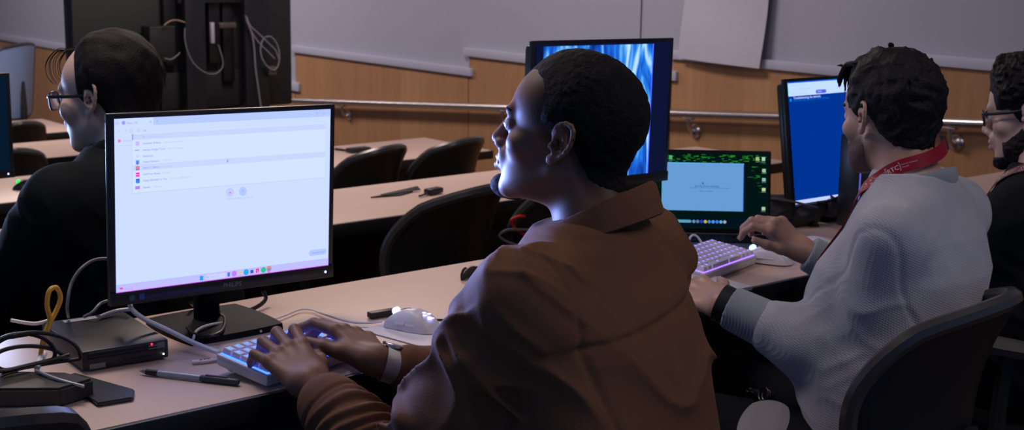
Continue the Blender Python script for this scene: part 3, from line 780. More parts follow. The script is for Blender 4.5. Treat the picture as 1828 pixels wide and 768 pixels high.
# ------------------------------------------------------------------ mini computer
t = thing('mini_computer', 'flat black mini computer with a red light left of the white browser monitor', 'computer', (1.043, 2.370, .741), math.radians(-5))
BX = .155; BY = .225
M_PC = mat('pc_black', (.016, .018, .021), .45, noise=.2, nscale=300)
m = MB(); m.box((0, 0, .020), (BX, BY, .034), bev=.003); m.build('case', M_PC, t)
for k in range(3):
    m = MB(); m.box((-.006, -BY / 2 - .0005, .0215 + k * .0055), (BX * .80, .004, .0022)); m.build('vent_slot', M_UNDER, t)
m = MB(); m.box((.055, -BY / 2 - .001, .0285), (.030, .002, .010)); m.build('badge', mat('badge_grey', (.16, .16, .18), .4), t)
m = MB(); m.sphere((.046, -BY / 2 - .002, .0325), .0022, 8); m.build('red_light', emis((1, .02, .03), 2.5), t)
m = MB(); m.sphere((.067, -BY / 2 - .002, .0115), .0018, 8); m.build('power_light', emis((.6, .7, 1), 3), t)
m = MB(); m.box((-.052, -BY / 2 - .001, .009), (.028, .002, .009)); m.build('label_plate', mat('badge_grey', (.16, .16, .18), .4), t)
m = MB(); m.box((-.012, BY / 2 - .020, .0375), (.062, .018, .0012)); m.build('sticker', mat('pale_sticker', (.40, .40, .48), .5), t)
m = MB(); m.box((.02, -BY / 2 - .0006, .011), (.05, .002, .002)); m.build('disc_slot', M_UNDER, t)

# power brick and flat plate at the left edge
t = thing('power_brick', 'long black power adapter at the left edge with a silver cable lying on it', 'power adapter', (.84, 2.185, .741))
m = MB(); m.prism([(-.13, .115), (-.085, .13), (.055, .005), (.078, -.055), (.012, -.072), (-.10, .01)], .0, .032)
bmesh.ops.bevel(m.bm, geom=list(m.bm.edges), offset=.004, segments=2, affect='EDGES'); m.build('case', mat('adapter_black', (.022, .023, .025), .5), t)
t = thing('stand_foot', 'thin black angular plate between the power adapter and the pen', 'plate', (.93, 2.15, .741))
m = MB(); m.prism([(-.045, .085), (.008, .105), (.048, -.040), (.028, -.077), (-.030, -.070), (-.025, -.01)], 0, .007); bmesh.ops.bevel(m.bm, geom=list(m.bm.edges), offset=.002, segments=2, affect='EDGES')
m.build('plate', mat('plate_black', (.020, .024, .028), .4), t)

# ------------------------------------------------------------------ cables
M_CB = mat('black_cable', (.012, .013, .015), .4); M_CW = mat('white_cable', (.80, .79, .83), .4); M_CY = mat('yellow_cable', (.75, .38, .03), .45); M_CG = mat('grey_cable', (.22, .22, .25), .4)
M_CR = mat('red_cable', (.75, .03, .025), .4)
def cable(name, pts, r, m, label, group=None, seg=8, smooth=6, cat='cable', **kw):
    q = MB(); q.tube(pts, r, seg, smooth=smooth, **kw); return single(name, q, m, label, cat, group)
cable('yellow_cable', [onz(72, 640, .775), ony(76, 610, 2.27), ony(84, 585, 2.27), ony(98, 560, 2.275), ony(108, 533, 2.28), ony(101, 514, 2.28), ony(88, 520, 2.275), ony(84, 545, 2.27), ony(89, 570, 2.268), ony(84, 592, 2.262), ony(79, 618, 2.258)], .0042, M_CY, 'yellow cable standing up in a loop over the black mini computer')
q = MB(); p = onz(72, 648, .776); q.tube([onz(66, 658, .772), onz(78, 632, .782)], [.005, .0065], 8); single('cable_plug', q, M_CW, 'white plug at the foot of the yellow loop', 'plug')
for i, (rx, ry, cx, cy, dz) in enumerate([(82, 44, 62, 638, 0), (58, 36, 40, 632, .006), (70, 30, 52, 648, -.006)]):
    pts = []
    for k in range(14):
        a = 2 * PI * k / 14; px, py = cx + rx * math.cos(a), cy + ry * math.sin(a); p = ony(px, py, 2.235 + .012 * math.sin(a + i)); pts.append((p[0], p[1], max(p[2], .775 + .004 * i)))
    cable('black_cable_loop', pts, .0036, M_CB, ['wide black cable loop lying on the power adapter', 'smaller black cable loop at the left picture edge on the adapter', 'flat lower black cable loop over the power adapter'][i], 'black loops on the power adapter', closed=True)
cable('silver_cable', [onz(64, 662, .777), onz(105, 678, .776), onz(150, 690, .768)], .0028, mat('silver_cable', (.5, .5, .52), .35), 'short straight silver cable across the power adapter')
cable('white_cable', [onz(20, 572, .785), onz(60, 578, .780), onz(85, 573, .782)], .0035, M_CW, 'short white cable end beside the yellow loop')
cable('grey_cable', [onz(122, 566, .785), ony(120, 545, 2.40), ony(128, 505, 2.41), ony(150, 475, 2.42), ony(182, 462, 2.44), ony(240, 470, 2.46)], .003, M_CG, 'grey cable arching from the mini computer up behind the browser monitor')
cable('grey_cable', [onz(150, 566, .785), ony(165, 558, 2.44), ony(183, 540, 2.45), ony(215, 535, 2.47)], .003, M_CG, 'lower grey cable running behind the left bottom corner of the browser monitor')
cable('white_cable', [ony(232, 540, 2.37), ony(236, 553, 2.33), onz(258, 570, .80), onz(300, 590, .778), onz(345, 612, .758), onz(391, 630, .757)], .0045, M_CW, 'thick white cable from under the browser monitor to the blue lit keyboard')
cable('white_cable', [onz(178, 566, .783), onz(205, 556, .786), onz(235, 552, .79)], .004, M_CW, 'white cable end lying on the back of the mini computer')
cable('thin_white_cable', [onz(345, 605, .756), onz(352, 590, .757), onz(375, 580, .757), onz(420, 574, .7455), onz(466, 571, .7455)], .0026, M_CW, 'thin white cable crossing the black monitor base')
cable('thin_white_cable', [onz(466, 592, .746), onz(466, 578, .746), onz(490, 570, .746), onz(512, 562, .746), onz(535, 553, .746), onz(556, 553, .746), onz(575, 560, .746), onz(620, 574, .746), onz(655, 577, .746), onz(682, 574, .748)], .0022, M_CW, 'thin white mouse cable looping behind the typing hands')
cable('white_cable', [onz(1231, 452, .765), ony(1229, 432, 2.255), ony(1236, 420, 2.262), ony(1246, 424, 2.262), onz(1258, 444, .762)], .0028, M_CW, 'white cable loop standing behind the purple lit keyboard')
q = MB()
pa, pb = onz(343, 646, .745), onz(389, 640, .745)
q.tube([pa, (pa + pb) / 2 + np.array([0, -.004, 0]), pb], .0058, 8, flat=.45); q.build
st = single('cable_strap', q, M_WHITE, 'white strap with red marks left of the blue lit keyboard', 'strap')
r_ = MB()
for f in (.3, .45, .6):
    p = pa * (1 - f) + pb * f; r_.box((p[0], p[1] - .004, p[2] + .0028), (.005, .002, .001))
r_.build('red_mark', M_CR, st)
cable('black_cable', [ony(470, 520, 2.47), ony(474, 535, 2.46), onz(455, 550, .748), onz(420, 560, .746), onz(380, 558, .747), onz(352, 548, .75), onz(340, 540, .77)], .0042, M_CB, 'thick black cable curving under the browser monitor')
cable('black_cable', [onz(352, 545, .775), onz(380, 550, .765), onz(400, 568, .750), onz(396, 590, .758), onz(375, 600, .758), onz(345, 596, .758), onz(335, 585, .76)], .0035, M_CB, 'black cable coil lying round the monitor neck')
cable('black_cable', [onz(770, 571, .745), onz(810, 571, .745), onz(850, 566, .745)], .0022, M_CB, 'thin black cable behind the white mouse with lilac light')
q = MB(); q.box((1.578, 2.262, .7475), (.058, .018, .012), rot=Matrix.Rotation(math.radians(-4), 3, 'Z'), bev=.002); single('usb_stick', q, M_EDGE, 'black stick shaped adapter behind the white mouse with lilac light', 'adapter')
# black clip on the desk
cl = thing('cable_clip', 'black upright clip on the desk left of the brown jacket shoulder', 'clip', (1.93, 2.405, .741))
q = MB(); q.slab(lambda u, v: (-.035 + u * .075, .0 + .012 * math.sin(u * 3), v * (.012 + .012 * math.sin(u * PI))), lambda u, v: (-.035 + u * .075, .005 + .012 * math.sin(u * 3), v * (.012 + .012 * math.sin(u * PI))), 12, 4); q.build('band', M_EDGE, cl)
q = MB(); q.tube([(-.035, .002, 0), (-.036, .002, .012), (-.030, .002, .024), (-.024, .0, .026)], .003, 6); q.build('hook', M_EDGE, cl)

# loops and oddments on the second and third desks
def ploop(pts, y, r, m, label, group=None, closed=False): return cable('cable_loop', [ony(px, py, y) for px, py in pts], r, m, label, group, closed=closed)
ploop([(900, 352), (865, 354), (835, 362), (815, 378), (802, 400), (797, 425), (806, 445), (825, 456), (860, 461), (890, 459)], 3.66, .0032, mat('dark_cable_sheen', (.03, .05, .06), .25), 'large dark cable loop hanging before the chair behind the desk', 'cable loops hanging behind the nearest desk')
ploop([(975, 392), (950, 386), (925, 387), (913, 394), (916, 404), (930, 416), (955, 425)], 3.40, .0055, M_CR, 'red cable loop behind the collar of the brown jacket', 'cable loops hanging behind the nearest desk')
ploop([(960, 412), (930, 410), (905, 411), (891, 420), (898, 428), (915, 436), (940, 440)], 3.38, .0045, M_CG, 'grey cable loop just under the red cable loop', 'cable loops hanging behind the nearest desk')
p = onz(706, 343, .60)
fl = thing('folded_holder', 'thin black folded holder lying on the second desk', 'holder', (p[0], p[1], .591))
q = MB(); q.prism([(-.11, -.005), (.0, -.028), (.075, .0), (.02, .022)], 0, .004); q.build('lower_leaf', M_EDGE, fl)
q = MB(); q.slab(lambda u, v: (-.06 + .17 * u, -.015 + .02 * v + .015 * u, .005 + .010 * u * v), lambda u, v: (-.06 + .17 * u, -.015 + .02 * v + .015 * u, .007 + .010 * u * v), 6, 4); q.build('upper_leaf', M_EDGE, fl)
p = onz(768, 345, .60)
cc = thing('cable_connector', 'black cable connector beside the folded holder on the second desk', 'connector', (p[0], p[1], .591))
q = MB(); q.box((.03, .02, .012), (.07, .035, .02), rot=Matrix.Rotation(.2, 3, 'Z'), bev=.005); q.build('plug', M_EDGE, cc)
q = MB(); q.tube([(0, .01, .012), (-.03, 0, .006), (-.055, -.01, .006)], .004, 6); q.build('lead', M_EDGE, cc)
q = MB(); q.tube([onz(598, 266, .447), onz(615, 268, .447), onz(628, 271, .447)], .006, 6)
single('cable', q, M_EDGE, 'black lead lying on the third desk right of the browser monitor', 'cable')
p = onz(640, 268, .45)
q = MB(); q.box((p[0], p[1], .452), (.12, .06, .022), bev=.008); single('power_brick', q, M_EDGE, 'black adapter on the third desk at the end of the lead', 'power adapter')

# bag, tower, grey box, tag and cables behind the grey person's hand
SB = SDF()
c0 = Vector((3.01, 2.40, .785))
SB.ell((2.99, 2.41, .775), (.085, .045, .042), k=.02); SB.ell((3.055, 2.375, .765), (.06, .04, .030), k=.03); SB.ell((2.94, 2.44, .79), (.045, .04, .045), k=.03); SB.box((3.0, 2.405, .752), (.10, .045, .012), k=.02)
SB.post = lambda P, d: d + .004 * (vnoise(P * np.array([30, 50, 60])) - .5) * 2
pch = thing('black_pouch', 'slumped black fabric pouch on the desk right of the laptop', 'pouch', (3.0, 2.40, .741))
sdf_obj('pouch_body', SB, .004, mat('pouch_fabric', (.010, .011, .013), .45, bump=.3, bscale=300), pch, off=(3.0, 2.40, .741))
pch.location = (2.965, 2.385, .746)
q = MB(); q.tube([(-.11, .045, .08), (-.03, -.03, .072), (.07, -.06, .045)], .0032, 6); q.build('zip', mat('zip_sheen', (.10, .10, .10), .3), pch)
q = MB(); p = onz(1455, 352, .80); q.box((3.112, 2.385, .79), (.045, .004, .030), rot=Matrix.Rotation(math.radians(28), 3, 'Y') @ Matrix.Rotation(.2, 3, 'X'), bev=.001)
single('paper_tag', q, mat('tag_white', (.60, .58, .66), .6), 'white printed tag sticking up from the black pouch', 'tag')
q = MB(); q.box((3.15, 2.365, .779), (.10, .075, .050), bev=.006)
single('docking_box', q, mat('grey_box', (.07, .07, .085), .5), 'small grey box under the blue page monitor', 'box')
cable('black_cable', [onz(1378, 380, .76), onz(1390, 365, .79), onz(1405, 360, .80), onz(1415, 372, .78), onz(1450, 352, .81), onz(1480, 350, .81), onz(1500, 362, .80), onz(1520, 352, .81)], .0045, M_CB, 'tangled black cable arching above the black pouch')
cable('black_cable', [onz(1395, 372, .77), onz(1425, 356, .80), onz(1470, 362, .80), onz(1500, 352, .81), onz(1515, 366, .79)], .004, M_CB, 'second black cable tangled behind the white printed tag')
q = MB(); p = onz(1452, 402, .743); q.lathe([(0, 0), (.016, 0), (.016, .003), (.006, .006), (.003, .02), (0, .02)], (p[0], p[1], .741), 16); q.tube([(p[0], p[1], .755), (p[0] - .01, p[1] + .02, .775), (p[0] - .02, p[1] + .05, .78)], .003, 6)
single('sucker_hook', q, M_CB, 'tiny black sucker hook on the desk before the black pouch', 'hook')
tw = thing('slim_tower', 'narrow black tower computer between the blue page monitor and the person in grey', 'computer', (3.045, 2.215, .741), math.radians(0))
q = MB(); q.box((.02, 0, .135), (.055, .10, .245), bev=.006); q.build('case', M_BEZ, tw)
q = MB(); q.cyl((-.010, -.035, -.0005), (-.010, -.035, .012), .008, 12); q.build('foot', mat('foot_grey', (.35, .35, .34), .5), tw)
q = MB(); q.box((-.0082, -.02, .15), (.0012, .004, .19)); q.build('painted_edge_fringe', emis((.10, .12, .55), 1.0), tw)  # glowing strip imitates a fringe of coloured light along the case edge

# ================================================================== TELEVISION ON ITS STAND (seen from behind)
TY = 6.90
tl = ony(119, 0, TY); tr = ony(519, 100, TY); zb = ony(500, 188, TY)[2]
tv = thing('television', 'huge black television seen from behind on a floor stand with hanging cables', 'television', ((tl[0] + tr[0]) / 2, TY, -.45))
tw_ = tr[0] - tl[0]; zc = zb + .37 + .45; th = .74; y0 = 0
M_TVB = mat('tv_back', (.013, .016, .018), .6, noise=.1, nscale=5)
m = MB(); m.box((0, .03, zc), (tw_, .03, th), bev=.004); m.box((0, -.005, zc - .02), (tw_ * .985, .05, th * .93), bev=.012); m.build('back_cover', M_TVB, tv)
m = MB(); m.box((0, -.03, zc - .25), (tw_ * .5, .03, .20), bev=.01); m.build('speaker_cover', M_TVB, tv)
def tvx(px): return ony(px, 60, TY - .12)[0] - tv.location[0]
for (a, b) in ((326, 362), (432, 474)):
    x0, x1 = tvx(a), tvx(b); m = MB(); m.box(((x0 + x1) / 2, -.13, (zc + th / 2) / 2 + .03), (x1 - x0, .05, zc + th / 2 - .04), bev=.006); m.build('column', mat('stand_black', (.008, .009, .012), .4), tv)
for (a, b, zz) in ((300, 322, .12), (380, 400, .12), (405, 425, .02)):
    x0, x1 = tvx(a), tvx(b); m = MB(); m.box(((x0 + x1) / 2, -.065, zc + zz), (x1 - x0, .03, .46), bev=.005); m.build('mounting_bar', mat('stand_black', (.008, .009, .012), .4), tv)
x0, x1 = tvx(330), tvx(432); m = MB(); m.box(((x0 + x1) / 2 + .02, -.10, zc + .26), (x1 - x0 + .1, .03, .10), bev=.004); m.build('cross_plate', M_UNDER, tv)
m = MB(); m.box((0, 0, .03), (.9, .10, .05), bev=.01)
for sx in (-.4, .4): m.box((sx, -.02, .03), (.07, .65, .05), bev=.01)
m.build('base_frame', M_UNDER, tv)
def tvp(px, py, dy=.16): return ony(px, py, TY - dy)
q = MB(); a, b = tvp(266, 48), tvp(313, 110); q.box(((a[0] + b[0]) / 2, TY - .115, (a[2] + b[2]) / 2), (b[0] - a[0], .10, a[2] - b[2]), bev=.004); q.mi = 1; q.box(((a[0] + b[0]) / 2, TY - .165, a[2] - .003), (b[0] - a[0], .004, .006)); 
q.build('set_top_box', [M_UNDER, mat('painted_lit_edge', (.07, .07, .05), .4)], tv, off=tv.location)  # light along the box's top edge is painted as a paler strip
q = MB(); a, b = tvp(375, 40, .17), tvp(382, 77, .17); q.box(((a[0] + b[0]) / 2, TY - .17, (a[2] + b[2]) / 2), (b[0] - a[0], .02, a[2] - b[2]), bev=.002)
q.build('power_strip', mat('strip_white', (.42, .42, .50), .5), tv, off=tv.location)
def tc(pts, r, m, label): cable('hanging_cable', [tvp(px, py, .19) for px, py in pts], r * .72, m, label, 'cables hanging behind the television')
tc([(330, 50), (330, 70), (335, 92), (345, 112), (360, 126), (375, 132), (388, 130), (397, 120), (397, 105), (390, 80)], .004, M_CG, 'thin grey cable hanging in a wide loop at the middle of the television back')
tc([(293, 45), (303, 38), (315, 36), (330, 40)], .005, mat('tan_cable', (.30, .22, .15), .4), 'short tan cable over the black box on the television')
tc([(294, 104), (305, 106), (315, 100), (321, 94)], .004, M_CG, 'short grey cable under the black box on the television')
tc([(440, 30), (446, 45), (456, 55), (470, 68), (482, 80), (492, 90), (497, 104)], .0055, M_CG, 'upper grey cable of the bundle at the right of the television')
tc([(438, 28), (448, 55), (462, 76), (478, 92), (490, 105)], .0055, M_CG, 'middle grey cable of the bundle at the right of the television')
tc([(440, 36), (450, 62), (454, 90), (456, 120), (460, 150), (466, 192)], .0065, M_CG, 'grey cable hanging straight down at the right of the television')
tc([(472, 66), (466, 80), (466, 98), (474, 115), (487, 125), (496, 118), (499, 98), (494, 78), (484, 66), (474, 66)], .0055, M_CG, 'coiled grey cable loop at the right of the television')
tc([(484, 22), (498, 28), (508, 36), (509, 42), (500, 44)], .004, M_CB, 'black cable loop at the right edge of the television')
q = MB(); a = tvp(485, 126, .17); q.box((a[0], TY - .17, a[2]), (.05, .03, .05), bev=.006); q.build('cable_clamp', mat('clamp_dull', (.14, .12, .12), .4, metal=.6), tv, off=tv.location)
q = MB(); a = tvp(405, 45, .17); q.box((a[0], TY - .17, a[2]), (.10, .03, .03), bev=.006); q.build('bracket_plate', mat('clamp_dull', (.14, .12, .12), .4, metal=.6), tv, off=tv.location)

# ================================================================== THE CHAIRS
make_chair('black chair pulled up to the second desk, in front of the cable connector', (2.58, 3.56, -.15), math.radians(12), 'black empty chairs', arms=(-1.25, None), back_top=.895, arm_up=.065, arm_fwd=.17)
make_chair('black chair behind the chin of the brown-jacketed person at the second desk', (3.12, 3.60, -.15), math.radians(8), 'black empty chairs', arms=(None, None), back_top=.88)
make_chair('black chair under the person in black at the left, on the second row', (1.47, 2.98, -.15), math.radians(22), 'seats in use', seat_h=.50, back_top=.80, arms=(0, 0))
ch3 = make_chair('black chair at the third desk nearest the browser monitor', (3.405, 5.20, -.30), math.radians(12), 'black empty chairs', arms=(None, None), back_top=.900, back_w=.215)
dup(ch3, (3.84, 5.20, -.30), math.radians(10), 'black chair at the square corner of the third desk', 'black empty chairs')
dup(ch3, (2.53, 6.95, -.45), math.radians(-6), 'black chair with a rounded back at the fourth desk by the left monitor', 'black empty chairs')
dup(ch3, (3.33, 8.98, -.60), math.radians(4), 'black chair with a low arched back at the farthest desk', 'black empty chairs')
make_chair('black chair cut by the bottom left corner, beside the pen and adapter', (.555, 1.97, 0), math.radians(-8), 'black empty chairs', arms=(None, None), back_top=.905)
make_chair('low chair under the person in the brown jacket', (1.45, 1.43, 0), math.radians(17), 'seats in use', seat_h=.43, back_top=.70, arms=(None, None), back_h=.30)
make_chair('black shell chair under the person in the grey sweater', (2.172, 1.600, 0), math.radians(12), 'seats in use', arms=(-1.2, None), back_top=.875, back_w=.205, arm_up=-.005)
make_chair('black chair under the person at the right edge', (2.97, 1.60, 0), math.radians(10), 'seats in use', arms=(.0, None), back_top=.80, padmat=mat('dark_arm_pad', (.10, .10, .10), .5))
# tall chair with a pale back, far left
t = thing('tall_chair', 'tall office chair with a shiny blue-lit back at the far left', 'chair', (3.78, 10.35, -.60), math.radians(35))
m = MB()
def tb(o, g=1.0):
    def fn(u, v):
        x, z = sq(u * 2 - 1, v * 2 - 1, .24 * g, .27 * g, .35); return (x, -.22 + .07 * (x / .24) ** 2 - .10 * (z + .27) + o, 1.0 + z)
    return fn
m.slab(tb(-.010), tb(.010), 14, 14); bk = m.build('backrest', mat('mesh_painted_blue_lit', (.20, .31, .55), .28), t, sharp=60)  # blue screen light on the back is put into the mesh's base colour
pts = [tb(0, 1.0)(.5 + .5 * math.cos(a) / max(abs(math.cos(a)), abs(math.sin(a))), .5 + .5 * math.sin(a) / max(abs(math.cos(a)), abs(math.sin(a)))) for a in [2 * PI * i / 40 for i in range(40)]]
m = MB(); m.tube(pts, .014, 8, closed=True, smooth=2); m.build('rim', M_CHROME, bk)
m = MB(); m.tube([(0, -.24, 1.0), (0, -.25, .70), (0, -.16, .46), (0, 0, .42)], .025, 8); m.build('back_support', M_UNDER, t)
m = MB(); m.slab(lambda u, v: (*sq(u * 2 - 1, v * 2 - 1, .24, .23, .5), .43), lambda u, v: (*sq(u * 2 - 1, v * 2 - 1, .24, .23, .5), .49), 10, 10); m.build('seat', M_SEAT, t)
m = MB(); m.cyl((0, 0, .08), (0, 0, .43), .03, 12); m.build('gas_column', M_CHROME, t)
for k in range(5):
    a = 2 * PI * k / 5; m = MB(); m.tube([(0, 0, .09), (.16 * math.cos(a), .16 * math.sin(a), .08), (.3 * math.cos(a), .3 * math.sin(a), .055)], [.024, .02, .014], 8); m.sphere((.3 * math.cos(a), .3 * math.sin(a), .028), .028, 10); m.build('leg', M_UNDER, t)

# things on the second desk by the person in black
p = onz(14, 372, .60)
q = MB()
for k in range(3): q.tube([(1.60 + .05 * k, 4.02 + .02 * k, .60), (1.68 + .04 * k, 4.10 - .03 * k, .635 + .01 * k), (1.78 + .03 * k, 4.06, .62), (1.86 + .02 * k, 4.0 - .03 * k, .602)], .008, 7)
single('cable_bundle', q, M_CB, 'bundle of black cables on the second desk at the left edge', 'cables')
# ================================================================== PEOPLE
def frame(yaw, pitch=0.0, roll=0.0):
    """columns: right, forward, up of a head turned yaw degrees to its left and bowed pitch degrees"""
    M = Matrix.Rotation(math.radians(yaw), 3, 'Z') @ Matrix.Rotation(math.radians(-pitch), 3, 'X') @ Matrix.Rotation(math.radians(roll), 3, 'Y')
    return np.array(M, np.float32)
class Head:
    def __init__(s, c, R, sc, full=0.0): s.c = np.array(c, np.float32); s.R = R; s.s = sc; s.full = full
    def w(s, p): return s.c + s.R @ (np.array(p, np.float32) * s.s)
    def loc(s, P): return ((P - s.c) @ s.R) / s.s
    def ell(s, S, p, r, k=.01, mode=1, tilt=None):
        R = s.R if tilt is None else s.R @ np.array(tilt, np.float32)
        S.ell(s.w(p), np.array(r) * s.s, R, k, mode)
    def cap(s, S, a, b, ra, rb=None, k=.01, mode=1): S.cap(s.w(a), s.w(b), ra * s.s, None if rb is None else rb * s.s, k, mode)
    def skull(s, S, neck, nr=.058):
        f = s.full
        s.ell(S, (0, -.012, .044), (.076, .099, .086)); s.ell(S, (0, .030, .042), (.064, .058, .055), .02)
        s.ell(S, (0, .038, -.022), (.060 + f * .4, .050, .060), .02); s.ell(S, (0, .058, -.050), (.038, .034, .036), .015)
        s.ell(S, (0, .030, -.062), (.055 + f * .5, .058, .042), .02); s.ell(S, (0, .080, -.092), (.022, .016, .017), .015)
        for x in (-1, 1):
            s.cap(S, (x * (.056 + f * .3), -.004, -.040), (x * .024, .068, -.088), .015 + f * .2, .014, .02)
            s.ell(S, (x * (.043 + f * .3), .056, -.014), (.025 + f * .4, .024, .020 + f * .6), .015)
        s.cap(S, (0, -.030, -.040), s.loc(np.array([neck], np.float32))[0], nr, nr * 1.06, .03)
    def face(s, S):
        s.cap(S, (-.034, .0815, .031), (.034, .0815, .031), .011, None, .012)
        for x in (-1, 1):
            s.ell(S, (x * .032, .101, .011), (.017, .013, .0095), .012, -1)
            s.ell(S, (x * .031, .0785, .0105), (.0145, .0136, .0130), .006)
            s.ell(S, (x * .0325, .0925, .0105), (.0150, .0110, .0042), .003, -1)
        s.cap(S, (0, .089, .020), (0, .107, -.017), .0080, .0098, .010); s.ell(S, (0, .1095, -.022), (.0108, .0100, .0095), .006)
        for x in (-1, 1):
            s.ell(S, (x * .0125, .1000, -.0265), (.0085, .0100, .0080), .005); s.ell(S, (x * .0065, .1045, -.0345), (.0038, .0050, .0040), .003, -1)
        s.cap(S, (-.020, .086, -.042), (.020, .086, -.042), .012, None, .012)
        for x in (-1, 1):
            s.cap(S, (x * .024, .0835, -.0540), (x * .006, .1010, -.0495), .0042, .0062, .006); s.cap(S, (x * .022, .0845, -.0590), (0, .1000, -.0615), .0050, .0080, .006)
        s.cap(S, (-.022, .096, -.0555), (.022, .096, -.0555), .0022, None, .004, -1)
        s.cap(S, (-.008, .097, -.0555), (.008, .097, -.0555), .0060, None, .004)
        s.cap(S, (-.026, .1055, -.0555), (.026, .1055, -.0555), .0024, None, .004, -1)
    def ears(s, S, g=1.0):
        for sx in (-1, 1):
            def E(f, u, o): return (sx * (.0705 + o), -.010 + f * g - .22 * u, .006 + u * g)
            s.ell(S, E(-.004, .004, .008), (.0045, .0155 * g, .026 * g), .006, tilt=Matrix.Rotation(sx * -.50, 3, 'Z') @ Matrix.Rotation(.22, 3, 'X'))
            P = [(.004, -.001, .005), (.009, .006, .006), (.0125, .015, .007), (.0115, .024, .009), (.006, .0305, .011), (-.002, .0335, .014), (-.011, .0315, .017), (-.018, .025, .020), (-.0215, .015, .022), (-.022, .004, .0215), (-.019, -.007, .019), (-.014, -.016, .015), (-.008, -.022, .011), (-.003, -.026, .009)]
            for a, b in zip(P, P[1:]): s.cap(S, E(*a), E(*b), .0036, .0038, .0035)
            s.ell(S, E(.001, -.026, .007), (.0050, .0085, .0095), .006)
            A = [(.004, .018, .010), (-.007, .013, .0135), (-.0115, .001, .0135), (-.006, -.012, .011)]
            for a, b in zip(A, A[1:]): s.cap(S, E(*a), E(*b), .0032, None, .004)
            s.ell(S, E(.010, -.006, .007), (.0042, .0045, .0065), .004)
            s.ell(S, E(-.001, -.001, .0125), (.0055, .0075, .0095), .004, -1)
    def eyes(s, parent, off, iris=(.05, .025, .012)):
        m = mat('eye_white', (.75, .72, .70), .15); mi = mat('iris_dark_%.3f' % iris[0], iris, .1)
        for x in (-1, 1):
            q = MB(); c = Vector(s.w((x * .031, .0798, .0105))); q.sphere(c, .0132 * s.s, 20)
            q.mi = 1; d = Vector(s.R @ np.array([0, 1, 0], np.float32)); q.sphere(c + d * .0086 * s.s, .0064 * s.s, 14, (1, 1, 1))
            q.build('eye', [m, mi], parent, off=off)
HANDP = {}
def hand(S, wrist, d, n, left, bends, spread=(.10, .02, -.06, -.16), thumb=(.75, .62, -.30), tb=(.25, .35), sc=1.0, k=.010):
    """five separate fingers; d towards the fingers, n out of the back of the hand"""
    d = np.array(d, float); d /= np.linalg.norm(d); n = np.array(n, float); n -= d * (n @ d); n /= np.linalg.norm(n)
    t = np.cross(d, n) * (1 if left else -1)
    wv = np.array(wrist, float); P = lambda a, b, c: wv + (t * a + d * b + n * c) * sc
    base = [(.027, .090), (.006, .095), (-.015, .090), (-.034, .079)]
    lens = [(.044, .027, .022), (.049, .031, .023), (.045, .029, .023), (.035, .022, .020)]
    rad = [(.0102, .0092, .0085, .0072), (.0105, .0095, .0087, .0074), (.0100, .0090, .0082, .0070), (.0088, .0080, .0073, .0064)]
    S.ell(P(0, .012, -.001), np.array([.030, .026, .020]) * sc, np.stack([t, d, n], 1), .02)
    tips = []
    for i in range(4):
        bx, by = base[i]
        S.cap(P(bx * .55, .014, -.002), P(bx, by, -.001), .0145 * sc, .0108 * sc, .012)
        S.ell(P(bx, by, .001), np.array([.0092, .0120, .0092]) * sc, np.stack([t, d, n], 1), .006)
        sp = spread[i]; dd = d * math.cos(sp) + t * math.sin(sp); p = P(bx, by, 0); ang = 0
        for j in range(3):
            ang += bends[i][j]; v = dd * math.cos(ang) - n * math.sin(ang); q = p + v * lens[i][j] * sc
            S.cap(p, q, rad[i][j] * sc, rad[i][j + 1] * sc, .0035 if j or True else k); p = q
        tips.append((p, v))
    S.cap(P(.014, .016, -.008), P(.036, .048, -.014), .0165 * sc, .0140 * sc, .014)
    v = t * thumb[0] + d * thumb[1] + n * thumb[2]; v /= np.linalg.norm(v); p = P(.034, .044, -.013)
    ax = d * .8 - t * .6
    for j, (L, r0, r1) in enumerate([(.036, .0125, .0112), (.030, .0112, .0085)]):
        if j or tb[0]: v = v + (d * .7 - t * .5 - n * .2) * tb[j] ; v /= np.linalg.norm(v)
        q = p + v * L * sc; S.cap(p, q, r0 * sc, r1 * sc, .005); p = q
    tips.append((p, v)); return tips
def nails(tips, parent, off, n, m, sc=1.0):
    for p, v in tips:
        v = np.array(v) / np.linalg.norm(v); nn = np.array(n, float); nn -= v * (nn @ v); nn /= np.linalg.norm(nn)
        q = MB(); M = Matrix((np.cross(v, nn), v, nn)).transposed(); q.sphere(p + v * .002 + nn * .0052 * sc, .0056 * sc, 10, (1, 1.25, .42), M); q.build('fingernail', m, parent, off=off)
def ridge(P, M): return 1 - np.abs(2 * vnoise(P @ np.array(M)) - 1)
def lerp(a, b, t): return tuple(np.array(a, float) * (1 - t) + np.array(b, float) * t)
